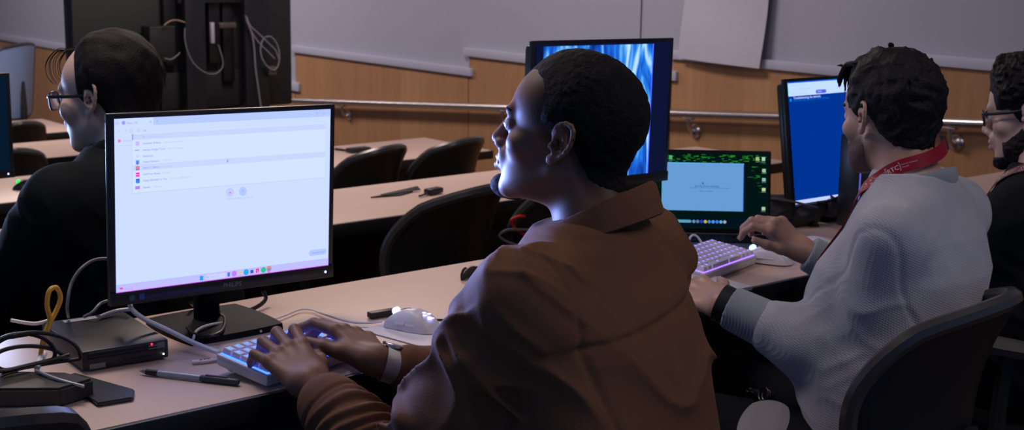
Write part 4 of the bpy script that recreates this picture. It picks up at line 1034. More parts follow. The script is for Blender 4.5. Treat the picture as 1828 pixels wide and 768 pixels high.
def cloth_mat(name, color, rough, wave=None, grid=None, bump=.25, bscale=500, sheen=.3, tint=False):
    m = mat(name, color, rough, noise=.14, nscale=22, bump=bump, bscale=bscale, sheen=sheen, spec=.10, tint=tint)
    if wave or grid:
        nt = m.node_tree; N = nt.nodes; L = nt.links; tc = N.new('ShaderNodeTexCoord'); b = N['Principled BSDF']
        hs = []
        for (axis, sc_) in (wave or grid):
            mp = N.new('ShaderNodeMapping'); mp.vector_type = 'POINT'; L.new(tc.outputs['Object'], mp.inputs['Vector'])
            mp.inputs['Rotation'].default_value = axis
            wv = N.new('ShaderNodeTexWave'); wv.inputs['Scale'].default_value = sc_; wv.inputs['Distortion'].default_value = .6; wv.inputs['Detail'].default_value = 0; wv.bands_direction = 'X'
            L.new(mp.outputs[0], wv.inputs['Vector']); hs.append(wv.outputs['Fac'])
        h = hs[0]
        for o in hs[1:]:
            mm = N.new('ShaderNodeMath'); mm.operation = 'MAXIMUM'; L.new(h, mm.inputs[0]); L.new(o, mm.inputs[1]); h = mm.outputs[0]
        bp = N.new('ShaderNodeBump'); bp.inputs['Strength'].default_value = .35; bp.inputs['Distance'].default_value = .002
        L.new(h, bp.inputs['Height']); L.new(bp.outputs['Normal'], b.inputs['Normal'])
    return m
def collar_band(c, yaw, tilt, r, prof, a0, a1, name, m, parent, off, ry=1.0, dip=0.0):
    """turned collar: cross-section prof (outward, up) swept round the neck; tilt lowers the front"""
    q = MB(); n = 48; rings = []
    for i in range(n + 1):
        a = math.radians(a0 + (a1 - a0) * i / n); ca, sa = math.sin(a), -math.cos(a)       # a = 0 at the nape
        ring = []
        for o, u in prof:
            x, y = (r + o) * ca, (r * ry + o) * sa
            z = u * (1 - .25 * (abs(a) / PI)) + tilt * sa * -1 - dip * (abs(a) / PI) ** 2
            cy, sy = math.cos(math.radians(yaw)), math.sin(math.radians(yaw))
            ring.append(q.bm.verts.new((c[0] + x * cy - y * sy, c[1] + x * sy + y * cy, c[2] + z)))
        rings.append(ring)
    fs = []; k = len(prof)
    for A, B in zip(rings, rings[1:]):
        for j in range(k): fs.append(q.bm.faces.new((A[j], A[(j + 1) % k], B[(j + 1) % k], B[j])))
    fs.append(q.bm.faces.new(rings[0])); fs.append(q.bm.faces.new(rings[-1][::-1])); q._tag(fs)
    return q.build(name, m, parent, off=off, sharp=50)
def glasses(H, parent, off, m, ml, rimw=.0235, rimh=.0185, y=.103, z=.010):
    g = MB()
    for x in (-1, 1):
        pts = []
        for i in range(24):
            a = 2 * PI * i / 24; ex = .62; cx = math.copysign(abs(math.cos(a)) ** ex, math.cos(a)); sy = math.copysign(abs(math.sin(a)) ** ex, math.sin(a))
            pts.append(H.w((x * .033 + cx * rimw, y - .012 * abs(x * .033 + cx * rimw) / .05, z + sy * rimh)))
        g.tube(pts, .0021 * H.s, 8, closed=True, smooth=1)
    g.tube([H.w((-.010, y, z + .006)), H.w((0, y + .004, z + .009)), H.w((.010, y, z + .006))], .0020 * H.s, 8)
    o = g.build('glasses', m, parent, off=off)
    for x in (-1, 1):
        t = MB(); t.tube([H.w((x * .0565, y - .013, z + .010)), H.w((x * .070, y - .025, z + .011)), H.w((x * .0775, .03, z + .009)), H.w((x * .0795, -.010, z + .010)), H.w((x * .078, -.028, z - .008))], [.0026, .0026, .0022, .0020, .0018], 8, flat=1.6); t.build('temple_arm', m, o)
        for ob in [COL.objects[-1]]:
            for v in ob.data.vertices: v.co -= Vector(off)
        l = MB(); P = [H.w((x * .033 + math.copysign(abs(math.cos(a)) ** .62, math.cos(a)) * rimw * .97, y - .0125 * abs(x * .033 + math.cos(a) * rimw) / .05, z + math.copysign(abs(math.sin(a)) ** .62, math.sin(a)) * rimh * .97)) for a in [2 * PI * i / 24 for i in range(24)]]
        l.quad(P); l.build('lens', ml, o, off=off)
    return o
def hair_obj(H, SK, offs, name, m, h, parent, off, noise, lo, hi, thick_in=.007, smooth=1):
    S = SDF(); S.p = list(SK.p)
    def post(P, d):
        L = H.loc(P); f, th = offs(L); w = sstep(-.004, .007, f)
        return d - (-thick_in + (thick_in + th) * w) * H.s + noise(P, L) * w
    S.post = post
    return sdf_obj(name, S, h, m, parent, off=off, lo=H.w((0, 0, 0)) - np.array(lo), hi=H.w((0, 0, 0)) + np.array(hi), smooth=smooth)

LENS = mat('lens_glass', (.8, .85, .9), .03, spec=.8, trans=.95, coat=.5)
BLACKF = mat('black_glasses_frame', (.010, .010, .014), .25)
TROUS = cloth_mat('dark_trousers', (.009, .010, .014), .85, sheen=0.0)
SHOE = mat('dark_shoe', (.012, .012, .013), .5)
def legs(SB, ST, hipL, hipR, kneeL, kneeR, ankL, ankR, fwd):
    for hp, kn, an in ((hipL, kneeL, ankL), (hipR, kneeR, ankR)):
        SB.chain([hp, kn, an], [.068, .046, .036], .02)
        f = np.array(fwd); SB.chain([np.array(an), np.array(an) + f * .12 + np.array([0, 0, -.045])], [.034, .026], .02)
        ST.chain([hp, kn, lerp(kn, an, .93)], [.092, .068, .056], .03)
def shoes(pts, fwd, parent, off, fz):
    f = np.array(fwd, float)
    for an in pts:
        S = SDF(); a = np.array(an); b0 = np.array([a[0], a[1], fz + .045])
        S.cap(b0 - f * .03, b0 + f * .15 - np.array([0, 0, .008]), .043, .036, .02); S.cap(b0, a, .045, .045, .02); S.box(b0 + f * .06 - np.array([0, 0, .035]), (.046, .15, .012), np.array([[f[1], f[0], 0], [-f[0], f[1], 0], [0, 0, 1]]), .01, .01)
        S.post = lambda P, d: np.maximum(d, fz + .002 - P[:, 2])
        sdf_obj('shoe', S, .007, SHOE, parent, off=off)

# ------------------------------------------------------------------ the man in the brown jacket
def man_brown():
    O = (1.45, 1.50, 0.0); root = thing('person', 'person in a brown suede jacket typing at the white browser monitor', 'person', O)
    SKIN = mat('skin_brown', (.215, .108, .072), .52, spec=.35, noise=.08, nscale=60, bump=.03, bscale=500, tint=True, sss=.05)
    H = Head((1.473, 1.611, 1.183), frame(30, -9, 0), 1.02)
    neck = (1.490, 1.555, 1.045)
    SL, SR = np.array([1.285, 1.492, .970]), np.array([1.630, 1.600, .975])
    EL, WL = np.array([1.205, 1.665, .650]), np.array([1.190, 1.905, .768])
    ER, WR = np.array([1.565, 1.800, .695]), np.array([1.340, 1.928, .772])
    S = SDF(); SK = SDF()
    H.skull(S, neck, .056); H.skull(SK, neck, .056); H.face(S); H.ears(S, .98)
    S.chain([neck, (1.465, 1.545, .90), (1.44, 1.50, .55)], [.060, .090, .115], .03); S.cap(SL, SR, .05, None, .05)
    for sh, el, wr in ((SL, EL, WL), (SR, ER, WR)): S.chain([sh, el, lerp(el, wr, .5), wr], [.048, .042, .036, .0265], .02)
    yl = np.array([WL[0], WL[1], WL[2]])
    tl = hand(S, WL, (.10, .93, .33), (-.25, -.35, .90), True, [(.05, .95, .55), (.10, 1.0, .55), (.12, 1.05, .55), (.15, 1.0, .55)], (.12, .02, -.12, -.30), thumb=(.55, .80, -.40), sc=1.10)
    tr = hand(S, WR, (.02, .95, .30), (.28, .02, .95), False, [(.28, .55, .30), (.34, .85, .45), (.40, .95, .45), (.40, 1.0, .5)], (.26, .16, .06, -.04), thumb=(.55, .80, -.25), tb=(.15, .25), sc=1.12)
    hl, hr = (1.36, 1.46, .52), (1.55, 1.50, .52); kl, kr = (1.26, 1.86, .50), (1.52, 1.92, .50); al, ar = (1.25, 1.84, .10), (1.50, 1.92, .10)
    ST = SDF(); legs(S, ST, hl, hr, kl, kr, al, ar, (-.2, .98, 0)); ST.ell((1.45, 1.48, .53), (.19, .16, .12), k=.05)
    def tint(V):
        L = H.loc(V); T = np.ones((len(V), 3), np.float32)
        lip = np.exp(-(((L[:, 2] + .0555) / .0085) ** 2 + (L[:, 0] / .023) ** 2)) * (L[:, 1] > .078); T *= 1 - lip[:, None] * np.array([.12, .34, .28])
        zl = np.interp(-L[:, 1], [-.03, -.012, .018, .040, .060, .10], [.030, .014, .010, -.022, -.045, -.062]); f = np.minimum(.080 - L[:, 1] - .74 * np.abs(L[:, 0]), L[:, 2] - zl)
        ear = (L[:, 1] < .008) & (L[:, 1] > -.036) & (np.abs(L[:, 0]) > .072) & (L[:, 2] < .046)
        fade = sstep(-.026, .0, f) * (~ear); T *= 1 - (.72 * fade)[:, None] * np.array([1, 1, .95])
        return T
    sdf_obj('body', S, .0027, SKIN, root, off=O, tint=tint)
    nails(tl, root, O, (-.12, -.1, 1), mat('nail_brown', (.36, .20, .15), .3)); nails(tr, root, O, (.1, -.1, 1), mat('nail_brown', (.36, .20, .15), .3))
    H.eyes(root, O)
    # hair: short, receding at the temples
    def offs(L):
        ax = np.abs(L[:, 0]); f1 = .080 - L[:, 1] - .74 * ax + .006 * vnoise(L * 60)
        zl = np.interp(-L[:, 1], [-.03, -.012, .018, .040, .060, .10], [.030, .018, .020, -.022, -.045, -.062])
        f = np.minimum(f1, L[:, 2] - zl); return f, .0015 + .0075 * sstep(0, .05, f)
    M_HAIR = mat('black_hair_short', (.005, .005, .006), .75, bump=.6, bscale=420, noise=.4, nscale=120, spec=.2)
    hair_obj(H, SK, offs, 'hair', M_HAIR, .0025, root, O, lambda P, L: .0030 * (vnoise(P * 260) - .5) + .003 * (vnoise(P * 70) - .5), (.13, .13, .12), (.13, .13, .17))
    def gb(L):
        f = .023 - np.sqrt(((L[:, 0]) / 1.15) ** 2 + ((L[:, 2] + .094) / 1.0) ** 2); f = np.where(L[:, 1] < .056, -1, f); return f, .010 * sstep(0, .016, f) + .002
    hair_obj(H, SK, gb, 'beard', M_HAIR, .0025, root, O, lambda P, L: .003 * (vnoise(P * 300) - .5), (.12, .12, .14), (.12, .12, .0))
    def eb(L):
        zc = .0315 + .003 * np.sin(np.clip((np.abs(L[:, 0]) - .012) / .04, 0, 1) * PI); f = .0048 - np.abs(L[:, 2] - zc) ; f = np.minimum(f, .5 * (.019 - np.abs(np.abs(L[:, 0]) - .033))); f = np.where(L[:, 1] < .05, -1, f); return f, .0022
    SF = SDF(); H.skull(SF, neck, .056); H.cap(SF, (-.034, .0815, .031), (.034, .0815, .031), .011, None, .012)
    hair_obj(H, SF, eb, 'eyebrow', M_HAIR, .0022, root, O, lambda P, L: .0014 * (vnoise(P * 400) - .5), (.11, .13, .0), (.11, .13, .06), thick_in=.004)
    # jacket
    J = SDF()
    J.loft([(.47, 1.445, 1.475, .215, .165), (.60, 1.445, 1.485, .222, .172), (.72, 1.447, 1.492, .222, .170), (.82, 1.450, 1.510, .218, .160), (.90, 1.455, 1.527, .212, .146), (.965, 1.462, 1.542, .188, .124), (1.02, 1.472, 1.556, .128, .100), (1.055, 1.480, 1.562, .088, .084)], math.radians(17), .02)
    J.cap((1.44, 1.53, 1.015), SL, .055, .066, .05); J.cap((1.50, 1.56, 1.02), SR, .055, .066, .05)
    J.chain([SL, lerp(SL, EL, .5), EL], [.084, .080, .074], .035); J.chain([EL, lerp(EL, WL, .5), lerp(EL, WL, .74), lerp(EL, WL, .82)], [.070, .060, .050, .045], .03)
    J.chain([SR, lerp(SR, ER, .5), ER], [.082, .076, .070], .035); J.chain([ER, lerp(ER, WR, .5), lerp(ER, WR, .80)], [.068, .056, .043], .03)
    J.ell(EL + np.array([.015, -.035, -.005]), (.062, .062, .062), k=.05)
    ctr = np.array([1.452, 1.52, .85]); Rv = np.array([math.cos(math.radians(17)), math.sin(math.radians(17)), 0]); Fv = np.array([-Rv[1], Rv[0], 0])
    p1, p2 = dep(990, 612, 2.02), dep(1250, 522, 2.22)
    def jpost(P, d):
        P = P.astype(np.float32)
        x = (P - ctr) @ Rv; y = (P - ctr) @ Fv
        # distance to the arm bones
        def seg(a, b):
            ab = b - a; t = np.clip(((P - a) @ ab) / (ab @ ab), 0, 1); return np.linalg.norm(P - a - t[:, None] * ab, axis=1), t
        d1, t1 = seg(SL, EL); d2, t2 = seg(EL, WL); d3, t3 = seg(SR, ER); d4, t4 = seg(ER, WR)
        arm = sstep(.125, .09, np.minimum(np.minimum(d1, d2), np.minimum(d3, d4)))
        warp = (vnoise(P * 9) - .5) * .05
        Q = P + np.stack([warp, warp, -warp], 1)
        fore = sstep(.11, .085, np.minimum(d2, d4))
        ua = (EL - SL) / np.linalg.norm(EL - SL); ub = (WL - EL) / np.linalg.norm(WL - EL)
        # sleeve rolls: across the forearm, slanting on the upper arm
        s1 = np.sin((Q @ ub) * 118 + 3.5 * vnoise(P * 16) + (Q @ np.array([1, 0, .9])) * 26)
        amp = (sstep(.1, .45, t2) * .6 + .3) * (.45 + 1.1 * vnoise(P * 13 + 4)) * (1 - sstep(.66, .74, t2))
        f_fore = (np.abs(s1) ** 1.6 * -1 + .45) * .0085 * amp
        s2 = ridge(Q, (Matrix.Rotation(.6, 3, 'X') @ Matrix.Rotation(.5, 3, 'Y') @ Matrix.Diagonal((7, 9, 30))))
        s3 = ridge(Q + 3.1, (Matrix.Rotation(-.5, 3, 'X') @ Matrix.Rotation(.8, 3, 'Y') @ Matrix.Diagonal((8, 9, 22))))
        f_up = (s2 ** 2.5 - .35) * .020 + (s3 ** 3 - .25) * .014
        tor = (ridge(Q + 7, Matrix.Rotation(.7, 3, 'Y') @ Matrix.Diagonal((5, 5, 15))) ** 3 - .25) * .014 * sstep(.98, .86, P[:, 2])
        near_sh = sstep(.02, .20, t1)
        disp = np.where(fore > .5, f_fore, f_up * (.35 + .65 * near_sh)) * arm + tor * (1 - arm)
        d = d - disp
        zs = p1[2] + (p2[2] - p1[2]) * (x - (p1 - ctr) @ Rv) / ((p2 - p1) @ Rv)
        back = sstep(.03, -.03, y)
        d = d + .0042 * np.exp(-((P[:, 2] - zs) / .005) ** 2) * back * sstep(-.19, -.16, x) - .0022 * sstep(-.002, .010, P[:, 2] - zs) * sstep(.06, .02, P[:, 2] - zs) * back
        d = d + .0040 * np.exp(-((x + .168) / .0055) ** 2) * back * (P[:, 2] > .66)
        d = d + .004 * np.exp(-((t2 - .75) / .012) ** 2) * (d2 < .09)
        return d
    J.post = jpost
    SUEDE = cloth_mat('brown_suede', (.150, .074, .042), .85, bump=.16, bscale=320, sheen=0.0)
    sdf_obj('jacket', J, .0040, SUEDE, root, off=O)
    collar_band((1.492, 1.566, 1.040), 22, .030, .078, [(-.004, -.03), (.0, .03), (.004, .055), (.010, .060), (.016, .056), (.024, .030), (.030, .012), (.026, .008), (.018, .02), (.008, .02), (.004, -.03)], -150, 150, 'collar', SUEDE, root, O, dip=.045)
    sdf_obj('trousers', ST, .008, TROUS, root, off=O)
    shoes([al, ar], (-.2, .98, 0), root, O, 0)
    # steel mesh watch on the right wrist
    wd = (WR - ER) / np.linalg.norm(WR - ER); c = WR - wd * .020; up = np.array([.20, .10, 1]); up -= wd * (up @ wd); up /= np.linalg.norm(up); sd = np.cross(wd, up)
    M_MESH = mat('steel_mesh', (.50, .50, .52), .38, metal=.9, noise=.25, nscale=900, bump=.5, bscale=1200)
    q = MB(); n = 36
    def ring(o):
        def fn(u, v):
            a = 2 * PI * u; return c + wd * (v - .5) * .026 + (sd * math.cos(a) * .0345 + up * math.sin(a) * .0300) * (1 + o)
        return fn
    q.slab(ring(0), ring(.06), n, 4); wt = q.build('watch_band', M_MESH, root, off=O)
    q = MB(); Mx = Matrix((sd, wd, up)).transposed(); q.lathe([(0, 0), (.0165, 0), (.0175, .002), (.017, .005), (.015, .006), (0, .006)], c + up * .0300, 28, Mx); q.cyl(c + up * .034 + wd * .018, c + up * .034 + wd * .023, .003, 10); wc = q.build('watch_case', M_STEEL, wt, off=O)
man_brown()

# ------------------------------------------------------------------ the man in the grey sweater
def ribbon(pts, normals, w, th, name, m, parent, off):
    q = MB(); P = [Vector(p) for p in pts]; Nn = [Vector(n) for n in normals]; n = len(P); rows = []
    fr = []
    for i in range(n):
        t = (P[min(i + 1, n - 1)] - P[max(i - 1, 0)]).normalized(); nn = (Nn[i] - t * Nn[i].dot(t)).normalized(); b = t.cross(nn); fr.append((t, nn, b))
        rows.append([q.bm.verts.new(P[i] + b * s * w / 2 + nn * o) for s, o in ((-1, 0), (1, 0), (1, th), (-1, th))])
    fs = []
    for A, B in zip(rows, rows[1:]):
        for j in range(4): fs.append(q.bm.faces.new((A[j], A[(j + 1) % 4], B[(j + 1) % 4], B[j])))
    fs += [q.bm.faces.new(rows[0]), q.bm.faces.new(rows[-1][::-1])]; q._tag(fs)
    return q.build(name, m, parent, off=off, sharp=40), P, fr
def resample(pts, step):
    P = [np.array(p, float) for p in pts]; out = []
    Q = []
    for i in range(len(P) - 1):
        a, b, c, d = P[max(i - 1, 0)], P[i], P[i + 1], P[min(i + 2, len(P) - 1)]
        for k in range(20):
            t = k / 20; Q.append(.5 * (2 * b + (c - a) * t + (2 * a - 5 * b + 4 * c - d) * t * t + (3 * b - a - 3 * c + d) * t ** 3))
    Q.append(P[-1]); acc = 0; out = [Q[0]]
    for a, b in zip(Q, Q[1:]):
        acc += np.linalg.norm(b - a)
        if acc >= step: out.append(b); acc = 0
    return out
def on_surface(S, p, gap):
    p = np.array(p, float)
    for _ in range(6):
        d = float(S.ev(np.array([p], np.float32), .3)[0]); g = S.grad(p); p = p - g * (d - gap)
    return p, S.grad(p)
def stamps(P, fr, w, th, s0, step, count, parent, off, txt='RTC', small=('RENTON TECHNICAL', 'COLLEGE')):
    """printed boxes repeated along a ribbon"""
    L = [0]
    for a, b in zip(P, P[1:]): L.append(L[-1] + (b - a).length)
    q = MB()
    def at(s, v):
        s = min(max(s, 0), L[-1] - 1e-4); i = max(j for j in range(len(L) - 1) if L[j] <= s); t = (s - L[i]) / (L[i + 1] - L[i])
        t_, nn, b = [(fr[i][k] * (1 - t) + fr[i + 1][k] * t).normalized() for k in range(3)]
        return P[i].lerp(P[i + 1], t) + b * v + nn * (th + .0006)
    def put(vs, fs, s, v):
        V = [q.bm.verts.new(at(s - x, v + y)) for x, y in vs]
        for f in fs:
            try: q._tag([q.bm.faces.new([V[i] for i in f])])
            except ValueError: pass
    vt, ft = text2d(txt, .0125, True); xw = max(x for x, y in vt); v2, f2 = text2d(small[0], .0032); v3, f3 = text2d(small[1], .0032)
    for k in range(count):
        s = s0 + k * step; hb = .0075
        put(vt, ft, s, -.0045)
        for (x0, y0, x1, y1) in ((-.003, -.003, xw + .003, -.002), (-.003, .0115, xw + .003, .0125), (-.003, -.003, -.002, .0125), (xw + .002, -.003, xw + .003, .0125)):
            put([(x0, y0), (x1, y0), (x1, y1), (x0, y1)], [(0, 1, 2, 3)], s, -.0045)
        put(v2, f2, s - xw - .005, .0012); put(v3, f3, s - xw - .005, -.0040)
    return q.build('printed_mark', mat('print_white', (.62, .55, .60), .5), parent, off=off, recalc=False, sharp=0)

def man_grey():
    O = (2.28, 1.55, 0.0); root = thing('person', 'person in a pale grey knit sweater with a red lanyard, raising one hand', 'person', O)
    SKIN = mat('skin_tan', (.47, .285, .215), .45, spec=.5, noise=.06, nscale=60, bump=.03, bscale=500, tint=True, sss=.05)
    H = Head((2.337, 1.628, 1.152), frame(-13, 8, 0), .98)
    neck = (2.325, 1.560, 1.020)
    SL, SR = np.array([2.165, 1.492, .958]), np.array([2.485, 1.570, .960])
    EL, WL = np.array([2.165, 1.535, .700]), np.array([2.062, 1.790, .790])
    ER, WR = np.array([2.590, 1.770, .725]), np.array([2.462, 1.915, .822])
    S = SDF(); SK = SDF(); H.skull(S, neck, .055); H.skull(SK, neck, .055); H.face(S); H.ears(S, .92)
    S.chain([neck, (2.315, 1.545, .88), (2.23, 1.52, .54)], [.058, .085, .095], .03); S.cap(SL, SR, .05, None, .05)
    for sh, el, wr in ((SL, EL, WL), (SR, ER, WR)): S.chain([sh, el, lerp(el, wr, .5), wr], [.046, .040, .035, .026], .02)
    tl = hand(S, WL, (.10, .90, .12), (-.55, -.1, .8), True, [(.5, .6, .3), (.5, .6, .35), (.5, .65, .4), (.55, .7, .4)], sc=1.0)
    tr = hand(S, WR, (-.50, .55, .62), (-.10, -.55, .80), False, [(.55, .85, .45), (.62, .95, .5), (.70, 1.0, .5), (.8, 1.0, .5)], (.04, .01, -.03, -.08), thumb=(.45, .85, -.30), tb=(.2, .25), sc=.95)
    hl, hr = (2.14, 1.51, .52), (2.30, 1.54, .52); kl, kr = (2.06, 1.93, .52), (2.36, 1.97, .52); al, ar = (2.08, 1.93, .10), (2.36, 1.98, .10)
    ST = SDF(); legs(S, ST, hl, hr, kl, kr, al, ar, (-.17, .98, 0)); ST.ell((2.22, 1.52, .53), (.13, .12, .09), k=.05)
    def tint(V):
        L = H.loc(V); T = np.ones((len(V), 3), np.float32)
        lip = np.exp(-(((L[:, 2] + .0555) / .0085) ** 2 + (L[:, 0] / .023) ** 2)) * (L[:, 1] > .078); T *= 1 - lip[:, None] * np.array([.10, .35, .25])
        b = sstep(-.018, -.038, L[:, 2] + .25 * np.maximum(.02 - L[:, 1], 0)) * sstep(-.012, .010, L[:, 1] - .25 * (-.05 - L[:, 2])) * sstep(-.125, -.105, L[:, 2]) * (np.abs(L[:, 0]) < .09)
        T *= 1 - (.72 * b)[:, None]
        return T
    sdf_obj('body', S, .0030, SKIN, root, off=O, tint=tint)
    nails(tl, root, O, (-.5, 0, .8), mat('nail_pale', (.55, .36, .30), .3)); nails(tr, root, O, (-.1, -.3, .9), mat('nail_pale', (.55, .36, .30), .3))
    H.eyes(root, O)
    def offs(L):
        ax = np.abs(L[:, 0]); f1 = .083 - L[:, 1] - .60 * ax + .010 * vnoise(L * 90)
        zl = np.interp(-L[:, 1], [-.03, -.012, .022, .040, .060, .10], [.024, -.004, .000, -.030, -.052, -.066])
        f = np.minimum(f1, L[:, 2] - zl)
        th = .003 + .010 * sstep(0, .035, f) + .007 * sstep(.07, .13, L[:, 2]) * sstep(-.02, .06, L[:, 1])
        return f, th
    M_HAIR = mat('black_hair_wavy', (.004, .004, .006), .65, bump=.5, bscale=300, noise=.4, nscale=100, spec=.25)
    def nz(P, L): 
        Q = np.stack([L[:, 0] * 95 + 6 * vnoise(L * 25), L[:, 1] * 34 + L[:, 2] * 20, L[:, 2] * 60], 1)
        return (vnoise(Q) - .5) * (.011 + .010 * sstep(.03, .10, L[:, 1] * .6 + L[:, 2] * .5)) + (vnoise(P * 300) - .5) * .003
    hair_obj(H, SK, offs, 'hair', M_HAIR, .0027, root, O, nz, (.15, .15, .12), (.15, .16, .18))
    q = MB(); rnd = random.Random(11)
    for i in range(26):
        x = -.056 + .112 * i / 25; c_ = -abs(x) * .28; j = rnd.uniform(-.004, .004)
        q.tube([H.w((x * .9, .045 + c_, .114)), H.w((x + j, .074 + c_, .112)), H.w((x * 1.05 + j, .088 + c_, .096)), H.w((x * 1.1 + 2 * j, .094 + c_, .074 + .02 * rnd.random())), H.w((x * 1.1 + 3 * j, .095 + c_, .054 + .024 * rnd.random()))], [.005, .0060, .0048, .0032, .0005], 5, smooth=3)
    for i in range(10):
        x = rnd.uniform(-.06, .0); y = rnd.uniform(-.02, .06); b = (x, y, .118 - .3 * abs(x)); q.tube([H.w(b), H.w((x - .004, y + .012, b[2] + .010)), H.w((x - .008, y + .022, b[2] + .010))], [.004, .003, .0006], 5)
    q.build('fringe', M_HAIR, root, off=O)
    def eb(L):
        zc = .0315 + .003 * np.sin(np.clip((np.abs(L[:, 0]) - .012) / .04, 0, 1) * PI); f = .0055 - np.abs(L[:, 2] - zc); f = np.minimum(f, .5 * (.020 - np.abs(np.abs(L[:, 0]) - .034))); f = np.where(L[:, 1] < .05, -1, f); return f, .003
    SF = SDF(); H.skull(SF, neck, .055); H.cap(SF, (-.034, .0815, .031), (.034, .0815, .031), .011, None, .012)
    hair_obj(H, SF, eb, 'eyebrow', M_HAIR, .0025, root, O, lambda P, L: .0014 * (vnoise(P * 400) - .5), (.11, .13, .0), (.11, .13, .06), thick_in=.004)
    def stub(L):
        up = np.interp(L[:, 1], [-.02, .02, .05, .09], [-.046, -.030, -.036, -.040]) + .006 * (vnoise(L * 150) - .5); f = np.minimum(up - L[:, 2], L[:, 1] + .004 - .5 * np.maximum(-.05 - L[:, 2], 0)); f = np.minimum(f, L[:, 2] + .108)
        lip = .022 - np.sqrt(L[:, 0] ** 2 + ((L[:, 2] + .055) * 2.4) ** 2); return np.minimum(f, -lip), .0006 + .002 * sstep(0, .03, f)
    hair_obj(H, SK, stub, 'stubble', mat('stubble_dark', (.115, .078, .064), .7, spec=.2, noise=.5, nscale=300), .0027, root, O, lambda P, L: .0028 * (vnoise(P * 420) - .5), (.13, .14, .16), (.13, .14, .03), thick_in=.004)
    J = SDF()
    J.loft([(.50, 2.215, 1.530, .140, .130), (.58, 2.225, 1.525, .148, .135), (.68, 2.240, 1.545, .160, .158), (.78, 2.270, 1.552, .172, .164), (.88, 2.300, 1.548, .178, .150), (.950, 2.318, 1.542, .165, .116), (1.005, 2.325, 1.552, .122, .093), (1.045, 2.328, 1.560, .085, .080), (1.060, 2.328, 1.562, .076, .073)], math.radians(10), .02)
    J.cap((2.29, 1.535, .995), SL, .050, .060, .05); J.cap((2.35, 1.555, .995), SR, .050, .060, .05)
    J.chain([SL, lerp(SL, EL, .5), EL], [.066, .064, .060], .018); J.chain([EL, lerp(EL, WL, .40), lerp(EL, WL, .60)], [.064, .062, .056], .03)
    J.chain([SR, lerp(SR, ER, .5), ER], [.072, .066, .060], .03); J.chain([ER, lerp(ER, WR, .5), lerp(ER, WR, .64)], [.060, .054, .048], .03)
    ctr = np.array([2.28, 1.535, .80]); Rv = np.array([math.cos(math.radians(10)), math.sin(math.radians(10)), 0])
    def jp(P, d):
        def seg(a, b):
            ab = b - a; t = np.clip(((P - a) @ ab) / (ab @ ab), 0, 1); return np.linalg.norm(P - a - t[:, None] * ab, axis=1), t
        d1, t1 = seg(SL, EL); d2, t2 = seg(EL, WL)
        w = (vnoise(P * 12) - .5) * .05; Q = P + np.stack([w, -w, w], 1)
        arm = sstep(.11, .08, np.minimum(d1, d2))
        f = (ridge(Q, Matrix.Rotation(.5, 3, 'X') @ Matrix.Rotation(-.5, 3, 'Y') @ Matrix.Diagonal((8, 8, 20))) ** 3 - .25) * .007
        el = np.exp(-(np.linalg.norm(P - EL - np.array([0, .03, .04]), axis=1) / .075) ** 2)
        f2 = (ridge(Q + 5, Matrix.Rotation(.9, 3, 'X') @ Matrix.Diagonal((9, 30, 14))) ** 2 - .3) * .010 * el
        tor = (ridge(Q + 9, Matrix.Rotation(-.5, 3, 'Y') @ Matrix.Diagonal((6, 6, 12))) ** 3 - .25) * .008 * sstep(.95, .8, P[:, 2])
        x = (P - ctr) @ Rv
        d = d - (f * .5 + f2) * arm - tor * (1 - arm)
        # raised raglan-like shoulder seam
        d = d + .003 * np.exp(-((x + .158 + .25 * (P[:, 2] - .9)) / .004) ** 2) * sstep(.70, .76, P[:, 2])
        return d
    J.post = jp
    KNIT = cloth_mat('grey_knit', (.37, .39, .46), .9, grid=[((0, 0, .2), 75.0), ((0, 1.25, .3), 75.0)], sheen=.3)
    RIB = cloth_mat('grey_rib', (.25, .29, .34), .9, wave=[((0, 0, .6), 60.0)], sheen=.2)
    sdf_obj('sweater', J, .0040, KNIT, root, off=O)
    for a, b, t0, t1, r0, r1 in ((EL, WL, .58, .955, .0490, .0425), (ER, WR, .56, .95, .046, .040)):
        C = SDF(); C.cap(lerp(a, b, t0), lerp(a, b, t1), r0, r1); p1_, v_ = np.array(lerp(a, b, t1)), (b - a) / np.linalg.norm(b - a); p0_ = np.array(lerp(a, b, t0))
        C.post = lambda P, d, p1_=p1_, v_=v_, p0_=p0_: np.maximum(np.maximum(d, (P - p1_) @ v_), -((P - p0_) @ v_))
        sdf_obj('cuff', C, .004, RIB, root, off=O)
    collar_band((2.330, 1.563, 1.046), 8, .018, .069, [(-.004, -.016), (-.003, .004), (.001, .011), (.006, .012), (.011, .006), (.014, -.006), (.014, -.016)], -180, 180, 'neckband', RIB, root, O, dip=.014)
    sdf_obj('trousers', ST, .007, TROUS, root, off=O); shoes([al, ar], (-.17, .98, 0), root, O, 0)
    # black wristband on the left wrist
    v_ = (WL - EL) / np.linalg.norm(WL - EL); q = MB(); c = WL - v_ * .004; e1 = np.cross(v_, [0, 0, 1]); e1 /= np.linalg.norm(e1); e2 = np.cross(e1, v_)
    q.slab(lambda u, w: c + v_ * (w - .5) * .026 + (e1 * math.cos(2 * PI * u) + e2 * math.sin(2 * PI * u)) * .034, lambda u, w: c + v_ * (w - .5) * .026 + (e1 * math.cos(2 * PI * u) + e2 * math.sin(2 * PI * u)) * .0385, 28, 3); q.build('wristband', M_EDGE, root, off=O)
    # red lanyard
    U = SDF(); U.p = list(J.p); 
    nk = SDF(); U.cap(neck, H.w((0, -.03, -.05)), .062, .058, .02)
    U.ell((2.330, 1.563, 1.045), (.086, .085, .030), k=.01)
    cN = np.array([2.333, 1.586, 0]); Rn, Fn = Rv, np.array([-Rv[1], Rv[0], 0])
